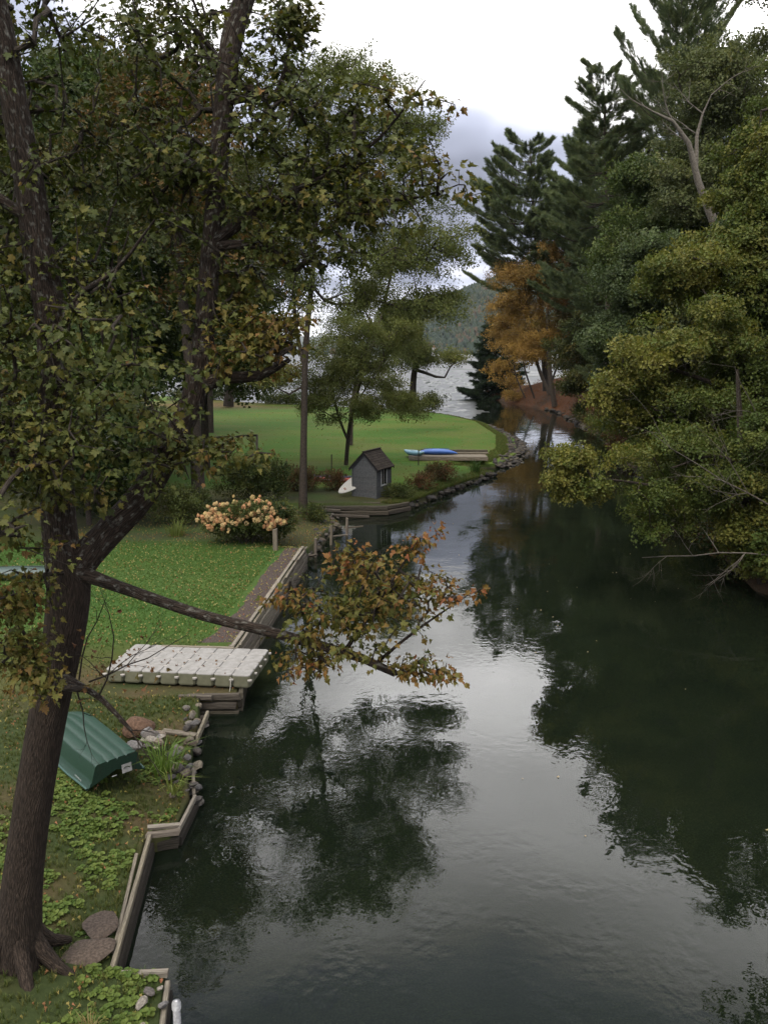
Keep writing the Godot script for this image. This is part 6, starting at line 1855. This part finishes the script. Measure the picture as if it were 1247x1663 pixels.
	tree("maple_tree", "dark-trunked tree at the water's edge, low right, sending one leafy bough far over the river", "tree", {"stems": [[Vector4(14.60,0.10,-31.80,0.270), Vector4(14.11,1.62,-31.70,0.220), Vector4(13.61,3.06,-31.60,0.180), Vector4(13.18,5.61,-31.60,0.140), Vector4(12.90,8.30,-31.80,0.060)],
			[Vector4(13.68,2.71,-31.60,0.080), Vector4(11.72,3.83,-31.20,0.070), Vector4(10.02,4.11,-30.90,0.055), Vector4(8.61,4.34,-30.70,0.040), Vector4(7.44,4.49,-30.50,0.020)],
			[Vector4(13.30,4.69,-31.60,0.090), Vector4(12.00,5.23,-31.00,0.060), Vector4(10.33,4.83,-30.60,0.030)]],
		"lobes": [[Vector3(7.20,5.02,-30.50), Vector3(0.54,0.36,0.60), 12, 0.80], [Vector3(6.55,5.19,-30.40), Vector3(0.45,0.31,0.50), 9, 0.85], [Vector3(6.20,4.52,-30.40), Vector3(0.45,0.27,0.50), 8, 0.90], [Vector3(7.03,4.27,-30.60), Vector3(0.58,0.27,0.60), 11, 0.75], [Vector3(7.60,3.93,-30.60), Vector3(0.31,0.22,0.40), 5, 0.80], [Vector3(6.70,3.77,-30.50), Vector3(0.31,0.22,0.40), 5, 0.90], [Vector3(10.29,3.87,-31.00), Vector3(1.50,0.77,1.30), 50, 0.45], [Vector3(11.86,4.09,-31.00), Vector3(1.13,0.82,1.50), 40, 0.40], [Vector3(12.55,2.76,-30.80), Vector3(0.68,0.59,1.00), 16, 0.90], [Vector3(13.98,2.95,-31.00), Vector3(0.68,1.02,1.40), 26, 0.90], [Vector3(13.68,5.61,-31.60), Vector3(1.27,1.39,1.80), 45, 0.35], [Vector3(9.91,2.72,-31.00), Vector3(0.82,0.50,1.00), 12, 0.50], [Vector3(11.45,5.34,-32.00), Vector3(1.64,0.94,1.60), 50, 0.50], [Vector3(13.49,4.03,-31.40), Vector3(0.92,0.92,1.50), 34, 0.60], [Vector3(9.39,5.10,-32.00), Vector3(0.70,0.47,1.00), 14, 0.70], [Vector3(14.36,1.08,-31.00), Vector3(0.68,0.68,1.00), 14, 0.70]],
		"palette": PAL.yellowgreen, "sprig": "broad", "per": 7, "spread": 0.34, "size": 0.7, "loose": 0.34, "flat": 0.3, "each": 3.6, "tip": 0.008, "step": 0.5}, "trees on the wooded right bank")
	tree("maple_tree", "orange-leaved tree with dark leaning trunk on the rust-coloured point", "tree", {"stems": [[Vector4(25.60,0.60,-129.50,0.420), Vector4(24.72,6.13,-130.00,0.340), Vector4(24.38,13.36,-131.00,0.260), Vector4(24.40,20.54,-132.00,0.100)],
			[Vector4(25.10,2.30,-131.00,0.300), Vector4(23.20,7.01,-132.00,0.240), Vector4(22.23,13.42,-133.00,0.120), Vector4(20.95,18.84,-133.00,0.040)],
			[Vector4(24.60,9.75,-130.00,0.160), Vector4(28.07,15.15,-131.00,0.100), Vector4(29.26,19.58,-131.00,0.040)],
			[Vector4(24.00,1.40,-138.00,0.160), Vector4(22.50,5.93,-139.00,0.130), Vector4(21.79,9.80,-139.00,0.080), Vector4(21.23,15.52,-139.00,0.030)],
			[Vector4(25.80,3.40,-135.00,0.180), Vector4(27.08,6.95,-136.00,0.140), Vector4(27.83,12.59,-136.00,0.080), Vector4(27.89,18.15,-136.00,0.030)],
			[Vector4(23.20,1.20,-142.00,0.130), Vector4(21.54,5.34,-143.00,0.100), Vector4(20.98,10.81,-143.00,0.050)]],
		"lobes": [[Vector3(20.07,16.20,-134.00), Vector3(4.51,5.89,4.00), 85, 0.45], [Vector3(22.63,9.76,-133.00), Vector3(4.09,3.51,4.00), 40, 0.30], [Vector3(25.08,19.74,-133.00), Vector3(4.48,5.36,4.00), 65, 0.50], [Vector3(28.30,14.74,-132.00), Vector3(3.87,5.80,4.00), 70, 0.85], [Vector3(22.74,20.63,-133.00), Vector3(3.90,2.92,4.00), 40, 0.60], [Vector3(25.92,11.56,-131.00), Vector3(3.84,3.45,4.00), 40, 0.75], [Vector3(20.48,8.38,-134.00), Vector3(3.53,2.55,3.00), 22, 0.25]],
		"palette": PAL.orange, "sprig": "small", "per": 10, "spread": 1.5, "size": 1.8, "tip": 0.026}, "trees on the wooded right bank")
	tree("maple_tree", "smaller yellow-orange tree beside the dark hemlock at the end of the point", "tree", {"stems": [[Vector4(22.30,1.30,-150.00,0.250), Vector4(21.73,5.69,-150.00,0.200), Vector4(21.14,11.93,-150.00,0.100), Vector4(20.55,18.07,-150.00,0.030)]],
		"lobes": [[Vector3(20.90,12.96,-150.00), Vector3(2.86,5.49,3.00), 36, 0.30], [Vector3(20.11,4.49,-148.00), Vector3(1.95,2.38,2.00), 16, 0.10], [Vector3(23.26,9.86,-149.00), Vector3(2.18,4.36,3.00), 20, 0.40]],
		"palette": PAL.orange, "sprig": "broad", "per": 8, "spread": 1.4, "size": 1.7, "tip": 0.024}, "trees on the wooded right bank")
	tree("maple_tree", "brown and green tree behind the orange one, under the pines", "tree", {"stems": [[Vector4(29.00,5.50,-122.00,0.360), Vector4(28.07,9.70,-122.00,0.260), Vector4(27.71,18.03,-122.00,0.100)]],
		"lobes": [[Vector3(27.13,16.32,-121.00), Vector3(3.72,5.32,4.00), 55, 0.70], [Vector3(26.34,9.69,-120.00), Vector3(3.16,4.39,4.00), 50, 0.50], [Vector3(27.09,6.53,-112.00), Vector3(2.95,3.69,3.00), 40, 0.20], [Vector3(27.89,9.62,-108.00), Vector3(2.85,3.95,3.00), 40, 0.15]],
		"palette": PAL.rustgreen, "sprig": "broad", "per": 9, "spread": 1.3, "size": 1.7, "tip": 0.024}, "trees on the wooded right bank")
	right_bank()
	left_woods()
	print("trees ", Time.get_ticks_msec())
	seawall()
	dock()
	shed()
	dinghy()
	garden()
	print("things ", Time.get_ticks_msec())
	old_maple()
	small_growth()
	print("done ", Time.get_ticks_msec())
